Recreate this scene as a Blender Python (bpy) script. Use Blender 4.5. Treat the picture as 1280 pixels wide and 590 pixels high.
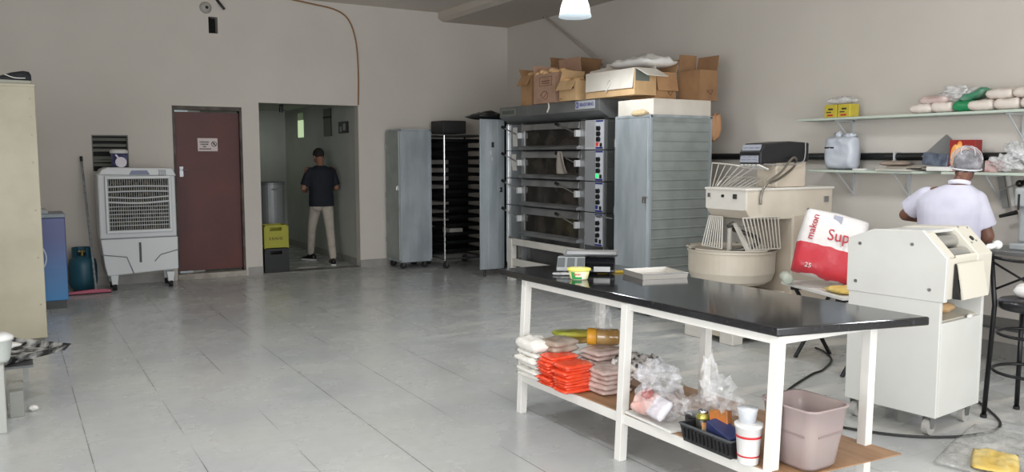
import bpy, bmesh, math, random
from math import radians as R, sin, cos, pi
from mathutils import Vector, Matrix, Euler, noise

for o in list(bpy.data.objects): bpy.data.objects.remove(o)
scn = bpy.context.scene
COL = scn.collection
random.seed(7)

# ---------------------------------------------------------------- camera
cam_d = bpy.data.cameras.new('camera')
cam = bpy.data.objects.new('camera', cam_d); COL.objects.link(cam)
cam.location = (0, 0, 1.6)
cam.rotation_euler = (R(90 - 5.4), 0, R(-30.9))
cam_d.sensor_fit = 'HORIZONTAL'; cam_d.sensor_width = 36.0
cam_d.lens = 36.0 * 1050 / 1280
cam_d.clip_start = 0.05; cam_d.clip_end = 200
scn.camera = cam

# ---------------------------------------------------------------- view, world, large lights
scn.view_settings.view_transform = 'Standard'
scn.view_settings.look = 'None'
scn.view_settings.gamma = 1
scn.view_settings.use_curve_mapping = False
scn.view_settings.exposure = 0.0
w = bpy.data.worlds.new('World'); scn.world = w; w.use_nodes = True
w.node_tree.nodes['Background'].inputs[0].default_value = (0.80, 0.90, 1.0, 1)
w.node_tree.nodes['Background'].inputs[1].default_value = 1.0

def area(name, loc, rot, sx, sy, power, col):
    l = bpy.data.lights.new(name, 'AREA'); l.shape = 'RECTANGLE'; l.size = sx; l.size_y = sy
    l.energy = power; l.color = col
    o = bpy.data.objects.new(name, l); o.location = loc; o.rotation_euler = rot; COL.objects.link(o)
    return o
# daylight entering the roll-up gates behind and to the left of the camera
area('daylight_left_gate', (-3.30, -0.5, 1.75), (R(90), 0, R(-90)), 5.2, 2.9, 340, (0.98, 0.99, 1.0))
area('daylight_rear_gate', (2.2, -3.35, 1.75), (R(90), 0, R(0)), 6.4, 2.9, 320, (0.98, 0.99, 1.0))
CORR_LIGHT = 2.0
PEND = 55

# ---------------------------------------------------------------- materials
def lin(c):
    if isinstance(c, str):
        c = [int(c[i:i+2], 16) / 255 for i in (0, 2, 4)]
    return tuple(((x / 12.92) if x <= 0.04045 else ((x + 0.055) / 1.055) ** 2.4) for x in c) + (1,)
MATS = {}
def mat(name, col, rough=0.5, metal=0.0, col2=None, scale=6.0, bump=0.0, bscale=None, trans=0.0,
        emit=None, estr=0.0, lo=0.4, hi=0.65, stretch=None, coat=0.0, alpha=1.0, spec=0.5):
    if name in MATS: return MATS[name]
    m = bpy.data.materials.new(name); m.use_nodes = True
    nt = m.node_tree; b = nt.nodes['Principled BSDF']
    b.inputs['Base Color'].default_value = lin(col)
    b.inputs['Roughness'].default_value = rough
    b.inputs['Metallic'].default_value = metal
    b.inputs['Transmission Weight'].default_value = trans
    b.inputs['Coat Weight'].default_value = coat
    b.inputs['Specular IOR Level'].default_value = spec
    b.inputs['Alpha'].default_value = alpha
    if emit:
        b.inputs['Emission Color'].default_value = lin(emit); b.inputs['Emission Strength'].default_value = estr
    tc = nt.nodes.new('ShaderNodeTexCoord'); mp = nt.nodes.new('ShaderNodeMapping')
    nt.links.new(tc.outputs['Object'], mp.inputs[0])
    if stretch: mp.inputs['Scale'].default_value = stretch
    nz = nt.nodes.new('ShaderNodeTexNoise'); nz.inputs['Scale'].default_value = scale; nz.inputs['Detail'].default_value = 5
    nt.links.new(mp.outputs[0], nz.inputs['Vector'])
    if col2:
        rp = nt.nodes.new('ShaderNodeValToRGB')
        rp.color_ramp.elements[0].position = lo; rp.color_ramp.elements[0].color = lin(col)
        rp.color_ramp.elements[1].position = hi; rp.color_ramp.elements[1].color = lin(col2)
        nt.links.new(nz.outputs['Fac'], rp.inputs[0]); nt.links.new(rp.outputs[0], b.inputs['Base Color'])
    if bump:
        n2 = nt.nodes.new('ShaderNodeTexNoise'); n2.inputs['Scale'].default_value = bscale or scale * 3; n2.inputs['Detail'].default_value = 4
        nt.links.new(mp.outputs[0], n2.inputs['Vector'])
        bp = nt.nodes.new('ShaderNodeBump'); bp.inputs['Strength'].default_value = bump; bp.inputs['Distance'].default_value = 0.01
        nt.links.new(n2.outputs['Fac'], bp.inputs['Height']); nt.links.new(bp.outputs[0], b.inputs['Normal'])
    MATS[name] = m
    return m

def M_film(name='clear_film', tint='f2f2f4', lo=0.04, hi=0.28):
    if name in MATS: return MATS[name]
    m = bpy.data.materials.new(name); m.use_nodes = True; nt = m.node_tree
    out = nt.nodes['Material Output']; b = nt.nodes['Principled BSDF']
    b.inputs['Base Color'].default_value = lin(tint); b.inputs['Roughness'].default_value = 0.12
    tr = nt.nodes.new('ShaderNodeBsdfTransparent'); mx = nt.nodes.new('ShaderNodeMixShader')
    nz = nt.nodes.new('ShaderNodeTexNoise'); nz.inputs['Scale'].default_value = 14
    tc = nt.nodes.new('ShaderNodeTexCoord'); nt.links.new(tc.outputs['Object'], nz.inputs['Vector'])
    mr = nt.nodes.new('ShaderNodeMapRange'); mr.inputs[1].default_value = 0.4; mr.inputs[2].default_value = 0.7
    mr.inputs[3].default_value = lo; mr.inputs[4].default_value = hi
    nt.links.new(nz.outputs['Fac'], mr.inputs[0]); nt.links.new(mr.outputs[0], mx.inputs[0])
    nt.links.new(tr.outputs[0], mx.inputs[1]); nt.links.new(b.outputs[0], mx.inputs[2]); nt.links.new(mx.outputs[0], out.inputs[0])
    MATS[name] = m; return m

def M_floor():
    m = bpy.data.materials.new('floor_tiles'); m.use_nodes = True; nt = m.node_tree; N = nt.nodes; L = nt.links
    b = N['Principled BSDF']
    tc = N.new('ShaderNodeTexCoord'); sp = N.new('ShaderNodeSeparateXYZ'); L.new(tc.outputs['Object'], sp.inputs[0])
    def math(op, a, bb=None):
        n = N.new('ShaderNodeMath'); n.operation = op
        for i, v in enumerate((a, bb)):
            if v is None: continue
            if isinstance(v, (int, float)): n.inputs[i].default_value = v
            else: L.new(v, n.inputs[i])
        return n.outputs[0]
    T = 0.4915
    def line(s, off, wid):
        f = math('FRACT', math('DIVIDE', math('SUBTRACT', s, off), T))
        d = math('ABSOLUTE', math('SUBTRACT', f, 0.5))
        return math('GREATER_THAN', d, 0.5 - wid / T)
    def noise_(scale, det=5, vec=None):
        n = N.new('ShaderNodeTexNoise'); n.inputs['Scale'].default_value = scale; n.inputs['Detail'].default_value = det
        L.new(vec if vec else tc.outputs['Object'], n.inputs['Vector']); return n.outputs['Fac']
    def rng(v, a, c, d=0.0, e=1.0):
        n = N.new('ShaderNodeMapRange'); n.inputs[1].default_value = a; n.inputs[2].default_value = c
        n.inputs[3].default_value = d; n.inputs[4].default_value = e; L.new(v, n.inputs[0]); return n.outputs[0]
    def mix(f, a, c):
        n = N.new('ShaderNodeMix'); n.data_type = 'RGBA'
        if isinstance(f, (int, float)): n.inputs[0].default_value = f
        else: L.new(f, n.inputs[0])
        for i, v in ((6, a), (7, c)):
            if isinstance(v, tuple): n.inputs[i].default_value = v
            else: L.new(v, n.inputs[i])
        return n.outputs[2]
    base = mix(rng(noise_(0.9), 0.35, 0.65), lin('b3b6b7'), lin('c0c1be'))
    base = mix(rng(noise_(14), 0.45, 0.75, 0, 0.35), base, lin('acaba7'))
    gx = math('MULTIPLY', line(sp.outputs['X'], 0.31, 0.0028), rng(noise_(1.3), 0.40, 0.55))
    gy = math('MULTIPLY', line(sp.outputs['Y'], 0.20, 0.0022), rng(noise_(1.7), 0.45, 0.6, 0, 0.35))
    base = mix(math('MULTIPLY', gx, 0.75), base, lin('4d4842'))
    base = mix(math('MULTIPLY', gy, 0.6), base, lin('5d5852'))
    # flour trodden into the floor around the work area on the right
    mp = N.new('ShaderNodeMapping'); mp.inputs['Rotation'].default_value = (0, 0, 0.5); mp.inputs['Scale'].default_value = (1, 3.0, 1)
    L.new(tc.outputs['Object'], mp.inputs[0])
    region = math('MULTIPLY', rng(sp.outputs['X'], 2.6, 4.8), rng(sp.outputs['Y'], 9.0, 6.0))
    fl = math('MULTIPLY', rng(noise_(1.6, 7, mp.outputs[0]), 0.50, 0.66, 0, 0.9), region)
    base = mix(fl, base, lin('cfcdc6'))
    L.new(base, b.inputs['Base Color'])
    ro = rng(noise_(3.0), 0.3, 0.7, 0.16, 0.34)
    ro = math('ADD', ro, math('MULTIPLY', fl, 0.4)); L.new(ro, b.inputs['Roughness'])
    b.inputs['Specular IOR Level'].default_value = 0.55
    bp = N.new('ShaderNodeBump'); bp.inputs['Strength'].default_value = 0.06; bp.inputs['Distance'].default_value = 0.02
    L.new(noise_(4.0), bp.inputs['Height']); L.new(bp.outputs[0], b.inputs['Normal'])
    return m

def M_bands(name, c1, c2, axis, start, end, rough=0.4):
    m = bpy.data.materials.new(name); m.use_nodes = True; nt = m.node_tree
    b = nt.nodes['Principled BSDF']; b.inputs['Roughness'].default_value = rough
    tc = nt.nodes.new('ShaderNodeTexCoord'); sp = nt.nodes.new('ShaderNodeSeparateXYZ'); mr = nt.nodes.new('ShaderNodeMapRange')
    nt.links.new(tc.outputs['Object'], sp.inputs[0]); nt.links.new(sp.outputs[axis], mr.inputs[0])
    mr.inputs[1].default_value = start; mr.inputs[2].default_value = end
    mx = nt.nodes.new('ShaderNodeMix'); mx.data_type = 'RGBA'
    mx.inputs[6].default_value = lin(c1); mx.inputs[7].default_value = lin(c2)
    nt.links.new(mr.outputs[0], mx.inputs[0]); nt.links.new(mx.outputs[2], b.inputs['Base Color'])
    return m

wallpaint = mat('wall_paint', 'cac4bc', 0.75, col2='c6c0b8', scale=1.2, bump=0.05, bscale=30)
ceilpaint = mat('ceiling_paint', 'd8d0c7', 0.8, col2='d0c8bf', scale=1.0)
corrpaint = mat('corridor_paint', 'b9bcb4', 0.7, col2='adb0a8', scale=1.5)
basetile = mat('baseboard_tile', '9a9793', 0.4, col2='8d8a86', scale=6)
white = mat('white_paint', 'dcdad6', 0.4, col2='d2d0cb', scale=5)
offwhite = mat('offwhite_enamel', 'd9d5cb', 0.35, col2='cdc8bc', scale=4)
cream = mat('cream_enamel', 'aaa48f', 0.4, col2='a09a84', scale=3)
black = mat('black_plastic', '121314', 0.4)
blackmetal = mat('black_metal', '17171a', 0.35, 0.3)
rubber = mat('rubber', '1c1c1d', 0.8)
chrome = mat('chrome', 'c9c9c9', 0.18, 1.0)
steel = mat('brushed_steel', 'a9aaab', 0.38, 0.85, col2='8e9092', scale=3, stretch=(1, 1, 0.25), bump=0.05)
steel_dark = mat('dull_steel', '6d6e6f', 0.42, 0.7, col2='595a5b', scale=4)
galv = mat('galvanised_steel', 'b3bbc0', 0.42, 0.35, col2='9ba4a9', scale=5, stretch=(1, 1, 0.3))
galv_side = mat('galvanised_ribbed', '9da4a2', 0.5, 0.25, col2='8f9694', scale=4)
granite = mat('black_granite', '1b1b1e', 0.10, 0.0, col2='3a3a3e', scale=60, lo=0.55, hi=0.8, spec=0.7)
kraft = mat('cardboard', 'b08a63', 0.85, col2='a37d58', scale=5)
kraft2 = mat('cardboard_light', 'c7a67c', 0.85, col2='ba986e', scale=5)
kraft3 = mat('cardboard_pinkish', 'b2907a', 0.85, col2='a5836e', scale=5)
kraft_d = mat('cardboard_dark', '94714f', 0.9, col2='87654a', scale=5)
whitecard = mat('white_card', 'd8d2c8', 0.7, col2='ccc5b9', scale=4)
woodshelf = mat('brown_board', '9a7757', 0.6, col2='8b694b', scale=4, stretch=(6, 1, 1))
glassdark = mat('oven_glass', '2a2725', 0.12, 0.0, col2='413c38', scale=5, spec=0.6)
plastic_w = mat('white_plastic', 'dddddb', 0.35)
plastic_g = mat('grey_plastic', 'b9bbbd', 0.4)
shelfmat = mat('pale_green_shelf', 'b6c0b4', 0.45)
red = mat('red_print', 'b3272c', 0.5)
ink = mat('dark_ink', '2a2626', 0.6)
blueink = mat('blue_ink', '25307e', 0.5)
breadm = mat('bread_crust', 'd9b384', 0.8, col2='c4935c', scale=8)
film = M_film()
filmw = M_film('milky_film', 'e4e4e4', 0.35, 0.8)

# ---------------------------------------------------------------- mesh helpers
def BM(): return bmesh.new()
def box(b, x0, x1, y0, y1, z0, z1, mtx=None):
    vs = [b.verts.new((x, y, z)) for x in (x0, x1) for y in (y0, y1) for z in (z0, z1)]
    for f in ((0, 1, 3, 2), (4, 6, 7, 5), (0, 4, 5, 1), (2, 3, 7, 6), (0, 2, 6, 4), (1, 5, 7, 3)):
        b.faces.new([vs[i] for i in f])
    if mtx: bmesh.ops.transform(b, matrix=mtx, verts=vs)
    return vs
def obox(b, c, s, rot=(0, 0, 0)):
    m = Matrix.Translation(c) @ Euler(rot).to_matrix().to_4x4()
    return box(b, -s[0]/2, s[0]/2, -s[1]/2, s[1]/2, -s[2]/2, s[2]/2, m)
def cyl(b, p0, p1, r0, r1=None, n=16, caps=True):
    if r1 is None: r1 = r0
    p0 = Vector(p0); p1 = Vector(p1); d = (p1 - p0)
    q = d.to_track_quat('Z', 'Y'); A = []; B = []
    for i in range(n):
        a = 2 * pi * i / n; v = Vector((cos(a), sin(a), 0))
        A.append(b.verts.new(p0 + q @ (v * r0))); B.append(b.verts.new(p1 + q @ (v * r1)))
    for i in range(n):
        j = (i + 1) % n; b.faces.new((A[i], A[j], B[j], B[i]))
    if caps: b.faces.new(A[::-1]); b.faces.new(B)
def lathe(b, prof, c=(0, 0, 0), n=28, mtx=None, sx=1, sy=1):
    rings = []; allv = []
    for r, z in prof:
        ring = [b.verts.new((c[0] + sx * r * cos(2*pi*i/n), c[1] + sy * r * sin(2*pi*i/n), c[2] + z)) for i in range(n)]
        rings.append(ring); allv += ring
    for a, d in zip(rings, rings[1:]):
        for i in range(n):
            j = (i + 1) % n; b.faces.new((a[i], a[j], d[j], d[i]))
    b.faces.new(rings[0][::-1]); b.faces.new(rings[-1])
    if mtx: bmesh.ops.transform(b, matrix=mtx, verts=allv)
def tube(b, pts, r, n=8, closed=False):
    pts = [Vector(p) for p in pts]
    rings = []; up = Vector((0, 0, 1))
    N = len(pts)
    prev = None
    for i, p in enumerate(pts):
        if closed: t = pts[(i+1) % N] - pts[i-1]
        else: t = pts[min(i+1, N-1)] - pts[max(i-1, 0)]
        t.normalize()
        if prev is None:
            a = up.cross(t)
            if a.length < 1e-3: a = Vector((1, 0, 0)).cross(t)
        else:
            a = prev - t * prev.dot(t)
            if a.length < 1e-4: a = up.cross(t)
        a.normalize(); prev = a; c = t.cross(a)
        rings.append([b.verts.new(p + (a * cos(2*pi*k/n) + c * sin(2*pi*k/n)) * r) for k in range(n)])
    for i in range(N if closed else N - 1):
        A = rings[i]; B = rings[(i+1) % N]
        for k in range(n):
            j = (k+1) % n; b.faces.new((A[k], A[j], B[j], B[k]))
    if not closed: b.faces.new(rings[0][::-1]); b.faces.new(rings[-1])
def curve(pts, k=6):
    """Catmull-Rom through the points"""
    P = [Vector(p) for p in pts]; out = []
    for i in range(len(P) - 1):
        p0 = P[max(i-1, 0)]; p1 = P[i]; p2 = P[i+1]; p3 = P[min(i+2, len(P)-1)]
        for s in range(k):
            t = s / k
            out.append(0.5 * ((2*p1) + (-p0+p2)*t + (2*p0-5*p1+4*p2-p3)*t*t + (-p0+3*p1-3*p2+p3)*t**3))
    out.append(P[-1]); return out
def ell(b, c, r, rot=(0, 0, 0), sub=3, nz=0.0, ns=3.0, seed=0):
    m = Matrix.Translation(c) @ Euler(rot).to_matrix().to_4x4() @ Matrix.Diagonal((r[0], r[1], r[2], 1))
    g = bmesh.ops.create_icosphere(b, subdivisions=sub, radius=1)
    if nz:
        for v in g['verts']:
            v.co *= 1 + nz * noise.noise(v.co * ns + Vector((seed, seed * 2.3, 0)))
    bmesh.ops.transform(b, matrix=m, verts=g['verts'])
def prism(b, poly, axis, a0, a1):
    """polygon in the plane across axis, swept from a0 to a1"""
    def P(u, v, a):
        return {'x': (a, u, v), 'y': (u, a, v), 'z': (u, v, a)}[axis]
    A = [b.verts.new(P(u, v, a0)) for u, v in poly]; B = [b.verts.new(P(u, v, a1)) for u, v in poly]
    n = len(poly)
    for i in range(n):
        j = (i+1) % n; b.faces.new((A[i], A[j], B[j], B[i]))
    b.faces.new(A[::-1]); b.faces.new(B)
def pillow(b, c, s, rot=(0, 0, 0), n=14, p=4.0, nz=0.12, ns=4.0, seed=0, edge=0.04):
    """soft packet: full in the middle, pinched to a seam at the rim"""
    m = Matrix.Translation(c) @ Euler(rot).to_matrix().to_4x4()
    top = {}; bot = {}
    for i in range(n+1):
        for j in range(n+1):
            u = -1 + 2*i/n; v = -1 + 2*j/n
            h = max(0.0, (1 - abs(u)**p)) ** 0.5 * max(0.0, (1 - abs(v)**p)) ** 0.5
            k = 1 + nz * 2 * noise.noise(Vector((u*ns*.5, v*ns*.5, seed*1.7)))
            pin = 1 - 0.05 * (abs(u*v))
            x = u * s[0]/2 * pin; y = v * s[1]/2 * pin
            rim = i in (0, n) or j in (0, n)
            z = s[2]/2 * (h * k + edge * 0)
            top[i, j] = b.verts.new(m @ Vector((x, y, z)))
            bot[i, j] = top[i, j] if rim else b.verts.new(m @ Vector((x, y, -s[2]/2 * h * (1 + nz * noise.noise(Vector((u*ns, v*ns, seed + 9)))))))
    for i in range(n):
        for j in range(n):
            b.faces.new((top[i, j], top[i+1, j], top[i+1, j+1], top[i, j+1]))
            q = (bot[i, j], bot[i, j+1], bot[i+1, j+1], bot[i+1, j])
            if len(set(q)) == 4:
                try: b.faces.new(q)
                except ValueError: pass
def tray_shape(b, w, d, h, t=0.004, flare=0.015):
    """open rectangular tray, base centre at the origin"""
    def ring(w, d, z): return [b.verts.new((x*w/2, y*d/2, z)) for x, y in ((-1,-1),(1,-1),(1,1),(-1,1))]
    a = ring(w-2*flare, d-2*flare, 0); c = ring(w, d, h); e = ring(w-2*t, d-2*t, h); f = ring(w-2*flare-2*t, d-2*flare-2*t, t)
    b.faces.new(a[::-1]); b.faces.new(f)
    for A, B in ((a, c), (c, e), (e, f)):
        for i in range(4):
            j = (i+1) % 4; b.faces.new((A[i], A[j], B[j], B[i]))

# ---------------------------------------------------------------- object helpers
def props(o, label=None, cat=None, group=None, kind=None):
    if label: o['label'] = label
    if cat: o['category'] = cat
    if group: o['group'] = group
    if kind: o['kind'] = kind
def thing(name, label, cat, loc=(0, 0, 0), rotz=0.0, group=None, rot=None):
    o = bpy.data.objects.new(name, None); COL.objects.link(o); o.empty_display_size = 0.1
    o.location = loc; o.rotation_euler = rot if rot else (0, 0, rotz)
    props(o, label, cat, group); return o
def mk(name, b, m, parent=None, bevel=0.0, smooth=False, label=None, seg=2, solid=0.0, sub=0):
    bmesh.ops.recalc_face_normals(b, faces=b.faces[:])
    me = bpy.data.meshes.new(name); b.to_mesh(me); b.free()
    if m: me.materials.append(m)
    if smooth:
        for p in me.polygons: p.use_smooth = True
    o = bpy.data.objects.new(name, me); COL.objects.link(o)
    if parent: o.parent = parent
    if solid:
        s = o.modifiers.new('solid', 'SOLIDIFY'); s.thickness = solid; s.offset = 0
    if bevel:
        v = o.modifiers.new('bevel', 'BEVEL'); v.width = bevel; v.segments = seg; v.limit_method = 'ANGLE'; v.angle_limit = R(40)
    if sub:
        v = o.modifiers.new('sub', 'SUBSURF'); v.levels = sub; v.render_levels = sub
    if label: o['label'] = label
    return o
def part(name, b, m, parent, world=False, **k):
    """world=True: the shape was drawn in room coordinates"""
    if world:
        r = parent; off = Matrix.Identity(4)
        while r: off = Matrix.Translation(r.location) @ off if r.type == 'EMPTY' else Matrix.Translation(r.location) @ off; r = r.parent
        bmesh.ops.transform(b, matrix=off.inverted(), verts=b.verts[:])
    return mk(name, b, m, parent, **k)
def multi(name, b, m, parent, world=False, **k):
    """every loose piece of b becomes a part of its own"""
    todo = set(b.faces); res = []
    while todo:
        st = [todo.pop()]; isl = set(st)
        while st:
            f = st.pop()
            for e in f.edges:
                for g in e.link_faces:
                    if g in todo: todo.discard(g); isl.add(g); st.append(g)
        nb = bmesh.new(); mp = {}
        for f in isl:
            for v in f.verts:
                if v not in mp: mp[v] = nb.verts.new(v.co)
        for f in isl: nb.faces.new([mp[v] for v in f.verts])
        res.append(part(name, nb, m, parent, world=world, **k))
    b.free(); return res
def solo(name, b, m, label, cat, group=None, **k):
    """single-mesh thing drawn in room coordinates; origin moved to its base centre"""
    xs = [v.co.x for v in b.verts]; ys = [v.co.y for v in b.verts]; zs = [v.co.z for v in b.verts]
    c = Vector(((min(xs)+max(xs))/2, (min(ys)+max(ys))/2, min(zs)))
    bmesh.ops.translate(b, vec=-c, verts=b.verts[:])
    o = mk(name, b, m, None, **k); o.location = c; props(o, label, cat, group); return o
def struct(name, b, m, parent=None, **k):
    o = mk(name, b, m, parent, **k)
    if not parent: o['kind'] = 'structure'
    return o
def dup(root, loc, rotz=None, label=None, group=None):
    r = root.copy(); COL.objects.link(r); r.location = loc
    if rotz is not None: r.rotation_euler = (0, 0, rotz)
    if label: r['label'] = label
    if group: r['group'] = group
    for ch in list(root.children):
        c = ch.copy(); COL.objects.link(c); c.parent = r
        for g in ch.children:
            d = g.copy(); COL.objects.link(d); d.parent = c
    return r
def bake(o):
    dg = bpy.context.evaluated_depsgraph_get(); dg.update()
    me = bpy.data.meshes.new_from_object(o.evaluated_get(dg))
    old = list(o.data.materials); o.modifiers.clear(); o.data = me
    if not me.materials and old: me.materials.append(old[0])
    for p in me.polygons: p.use_smooth = True
def text(name, s, size, m, parent, loc, rot, ext=0.001, align='CENTER', sx=1.0):
    cu = bpy.data.curves.new(name, 'FONT'); cu.body = s; cu.size = size; cu.extrude = ext
    cu.align_x = align; cu.align_y = 'CENTER'; cu.resolution_u = 3
    t = bpy.data.objects.new(name + '_tmp', cu); COL.objects.link(t)
    dg = bpy.context.evaluated_depsgraph_get(); dg.update()
    me = bpy.data.meshes.new_from_object(t.evaluated_get(dg)); bpy.data.objects.remove(t)
    me.materials.clear(); me.materials.append(m)
    o = bpy.data.objects.new(name, me); COL.objects.link(o); o.parent = parent
    o.location = loc; o.rotation_euler = rot; o.scale = (sx, 1, 1); return o
FACE_W = (R(90), 0, R(-90))     # lettering on a face that looks towards -X
FACE_S = (R(90), 0, 0)          # lettering on a face that looks towards -Y
ORD = ['first', 'second', 'third', 'fourth', 'fifth', 'sixth', 'seventh', 'eighth', 'ninth', 'tenth', 'eleventh', 'twelfth', 'thirteenth', 'fourteenth']

# ================================================================ SETTING
YB = 11.5; XR = 6.8; H = 3.73; XL = -3.4; YF = -3.5
b = BM(); box(b, XL, XR, YF, 16.2, -0.1, 0); struct('floor', b, M_floor())
b = BM(); box(b, XL, XR, YF, YB, H, H + 0.1); struct('ceiling', b, ceilpaint)
b = BM()
T = 0.16
OX0, OX1, OH = 2.925, 4.325, 2.32
DX0, DX1, DZ = 1.83, 2.70, 2.25
VX0, VX1, VZ0, VZ1 = 0.895, 1.305, 1.42, 1.865
SX0, SX1, SZ0, SZ1 = 2.315, 2.43, 3.19, 3.40
def wb(x0, x1, z0, z1): box(b, x0, x1, YB, YB + T, z0, z1)
wb(XL, VX0, 0, H); wb(VX0, VX1, 0, VZ0); wb(VX0, VX1, VZ1, H); wb(VX1, DX0, 0, H)
wb(DX0, SX0, DZ, H); wb(SX0, SX1, DZ, SZ0); wb(SX0, SX1, SZ1, H); wb(SX1, DX1, DZ, H)
wb(DX1, OX0, 0, H); wb(OX0, OX1, OH, H); wb(OX1, XR + T, 0, H); wb(DX0, DX1, 0, 0.02)
bmesh.ops.remove_doubles(b, verts=b.verts, dist=1e-5)
struct('wall_back', b, wallpaint)
b = BM(); box(b, XR, XR + T, YF, YB, 0, H); struct('wall_right', b, wallpaint)
b = BM()   # left wall with a wide gate
box(b, XL - T, XL, YF, -3.2, 0, H); box(b, XL - T, XL, 2.2, YB + T, 0, H); box(b, XL - T, XL, -3.2, 2.2, 3.25, H)
struct('wall_left', b, wallpaint)
b = BM()
box(b, XL, -1.1, YF - T, YF, 0, H); box(b, 5.5, XR, YF - T, YF, 0, H); box(b, -1.1, 5.5, YF - T, YF, 3.25, H)
struct('wall_rear', b, wallpaint)
b = BM(); prism(b, [(5.6, H - 0.09), (5.68, H - 0.13), (XR, H - 0.13), (XR, H), (5.6, H)], 'y', YF, YB)
struct('trim_1', b, mat('beam_paint', 'c2b9af', 0.85))
# baseboards
b = BM()
for x0, x1 in ((XL, DX0 - 0.04), (DX1 + 0.03, OX0), (OX1, XR)):
    box(b, x0, x1, YB - 0.012, YB, 0, 0.11)
box(b, OX0 - 0.012, OX0, YB, YB + T, 0, 0.11)
struct('baseboard_back', b, basetile)
b = BM(); box(b, XR - 0.012, XR, YF, YB, 0, 0.11); struct('baseboard_right', b, basetile)
# corridor behind the opening
YC = 15.3
b = BM(); box(b, OX1 + 0.035, OX1 + 0.2, YB + T, YC, 0, 2.5); struct('wall_corridor_right', b, corrpaint)
b = BM(); box(b, 2.2, OX1 + 0.2, YC, YC + 0.15, 0, 2.5); struct('wall_corridor_back', b, corrpaint)
b = BM(); box(b, 2.05, 2.2, YB + T, YC, 0, 2.5); struct('wall_corridor_left', b, corrpaint)
b = BM(); box(b, 2.05, OX1 + 0.2, YB + T, YC + .15, 2.42, 2.5); struct('ceiling_corridor', b, corrpaint)
b = BM(); box(b, OX1 + 0.023, OX1 + 0.035, YB + T, YC, 0, 0.11); box(b, 2.2, OX1 + 0.03, YC - 0.012, YC, 0, 0.11); struct('baseboard_corridor', b, basetile)
b = BM(); box(b, OX0, OX1, YB - 0.02, YB + T, 0, 0.012); struct('trim_2', b, mat('threshold', '6f6d69', 0.6))
# corridor windows and recess
gm = mat('daylit_pane', 'b7c9a6', 0.3, emit='b9cfa4', estr=0.85)
b = BM(); box(b, OX1 + 0.025, OX1 + 0.034, 14.2, 14.5, 1.93, 2.22); p = struct('window_1', b, gm)
b = BM(); box(b, 0, 0.004, 0, .3, 0, .11); o = mk('pane', b, mat('dim_pane', '8d9a80', 0.4, emit='7d8a6c', estr=0.25), p); o.location = (OX1 + 0.022, 14.2, 2.23)
b = BM()
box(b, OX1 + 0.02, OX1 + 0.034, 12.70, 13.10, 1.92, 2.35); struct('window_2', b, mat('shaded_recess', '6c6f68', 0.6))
b = BM(); box(b, 0, 0.006, 0, 0.03, 0, 0.43); box(b, 0, 0.008, 0, .4, .28, .31); o = mk('window_frame', b, mat('frame_dark', '2b2c28', 0.6), bpy.data.objects['window_2']); o.location = (OX1 + 0.012, 12.70, 1.92)
b = BM(); box(b, 2.95, 3.40, YC - 0.03, YC - 0.001, 0.2, 1.66); struct('trim_3', b, mat('light_panel', 'b7bab6', 0.6))

# door
dm = mat('maroon_steel_door', '512623', 0.5, col2='5c2a25', scale=2.2, bump=0.05)
D = bpy.data.objects.new('door_1', None); COL.objects.link(D); D.location = (DX0, YB, 0); D['kind'] = 'structure'
b = BM(); box(b, 0.03, DX1 - DX0 - 0.03, 0.07, 0.11, 0.105, DZ - 0.075); part('door_leaf', b, dm, D)
dfm = mat('dark_door_frame', '3a322d', 0.6, col2='5b544c', scale=5)
b = BM(); W = DX1 - DX0
box(b, 0, 0.03, 0.0, 0.14, 0.08, DZ); box(b, W - 0.03, W, 0.0, 0.14, 0.08, DZ); box(b, 0.03, W - 0.03, 0.0, 0.14, DZ - 0.05, DZ)
part('door_frame', b, dfm, D)
b = BM(); box(b, 0, W, -0.04, 0.14, 0.0, 0.075); part('door_sill', b, mat('worn_sill', 'aaa49b', 0.8, col2='8d877e', scale=9), D, bevel=0.004)
b = BM(); cyl(b, (0.1, 0.075, 1.43), (0.1, 0.03, 1.43), 0.017, 0.02, 12); box(b, 0.078, 0.122, 0.062, 0.072, 1.34, 1.47); cyl(b, (0.1, .03, 1.43), (0.17, .03, 1.425), 0.008, n=8); part('door_handle', b, steel, D, smooth=False)
sg = BM(); box(sg, 0.31, 0.56, 0.052, 0.068, 1.67, 1.84); sgn = part('sign_plate', sg, mat('pink_white_sign', 'cdc0bd', 0.5), D, label='white warning sign with dark lettering and a crossed round symbol')
b = BM()
for i, (x0, x1) in enumerate(((.335, .46), (.345, .45), (.375, .42), (.33, .475))):
    z = 1.79 - i * 0.03; x = x0
    while x < x1 - 0.008:
        wl = random.uniform(0.006, 0.012); box(b, x, x + wl, 0.049, 0.053, z - 0.008, z + 0.008); x += wl + 0.004
part('sign_lettering', b, ink, sgn)
b = BM(); tube(b, [(0.515 + 0.032*cos(a*pi/8), 0.05, 1.765 + 0.032*sin(a*pi/8)) for a in range(16)], 0.004, 6, True); tube(b, [(.495, .05, 1.788), (.536, .05, 1.742)], .005); box(b, .505, .525, .047, .052, 1.755, 1.775)
part('sign_symbol', b, ink, sgn)

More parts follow.
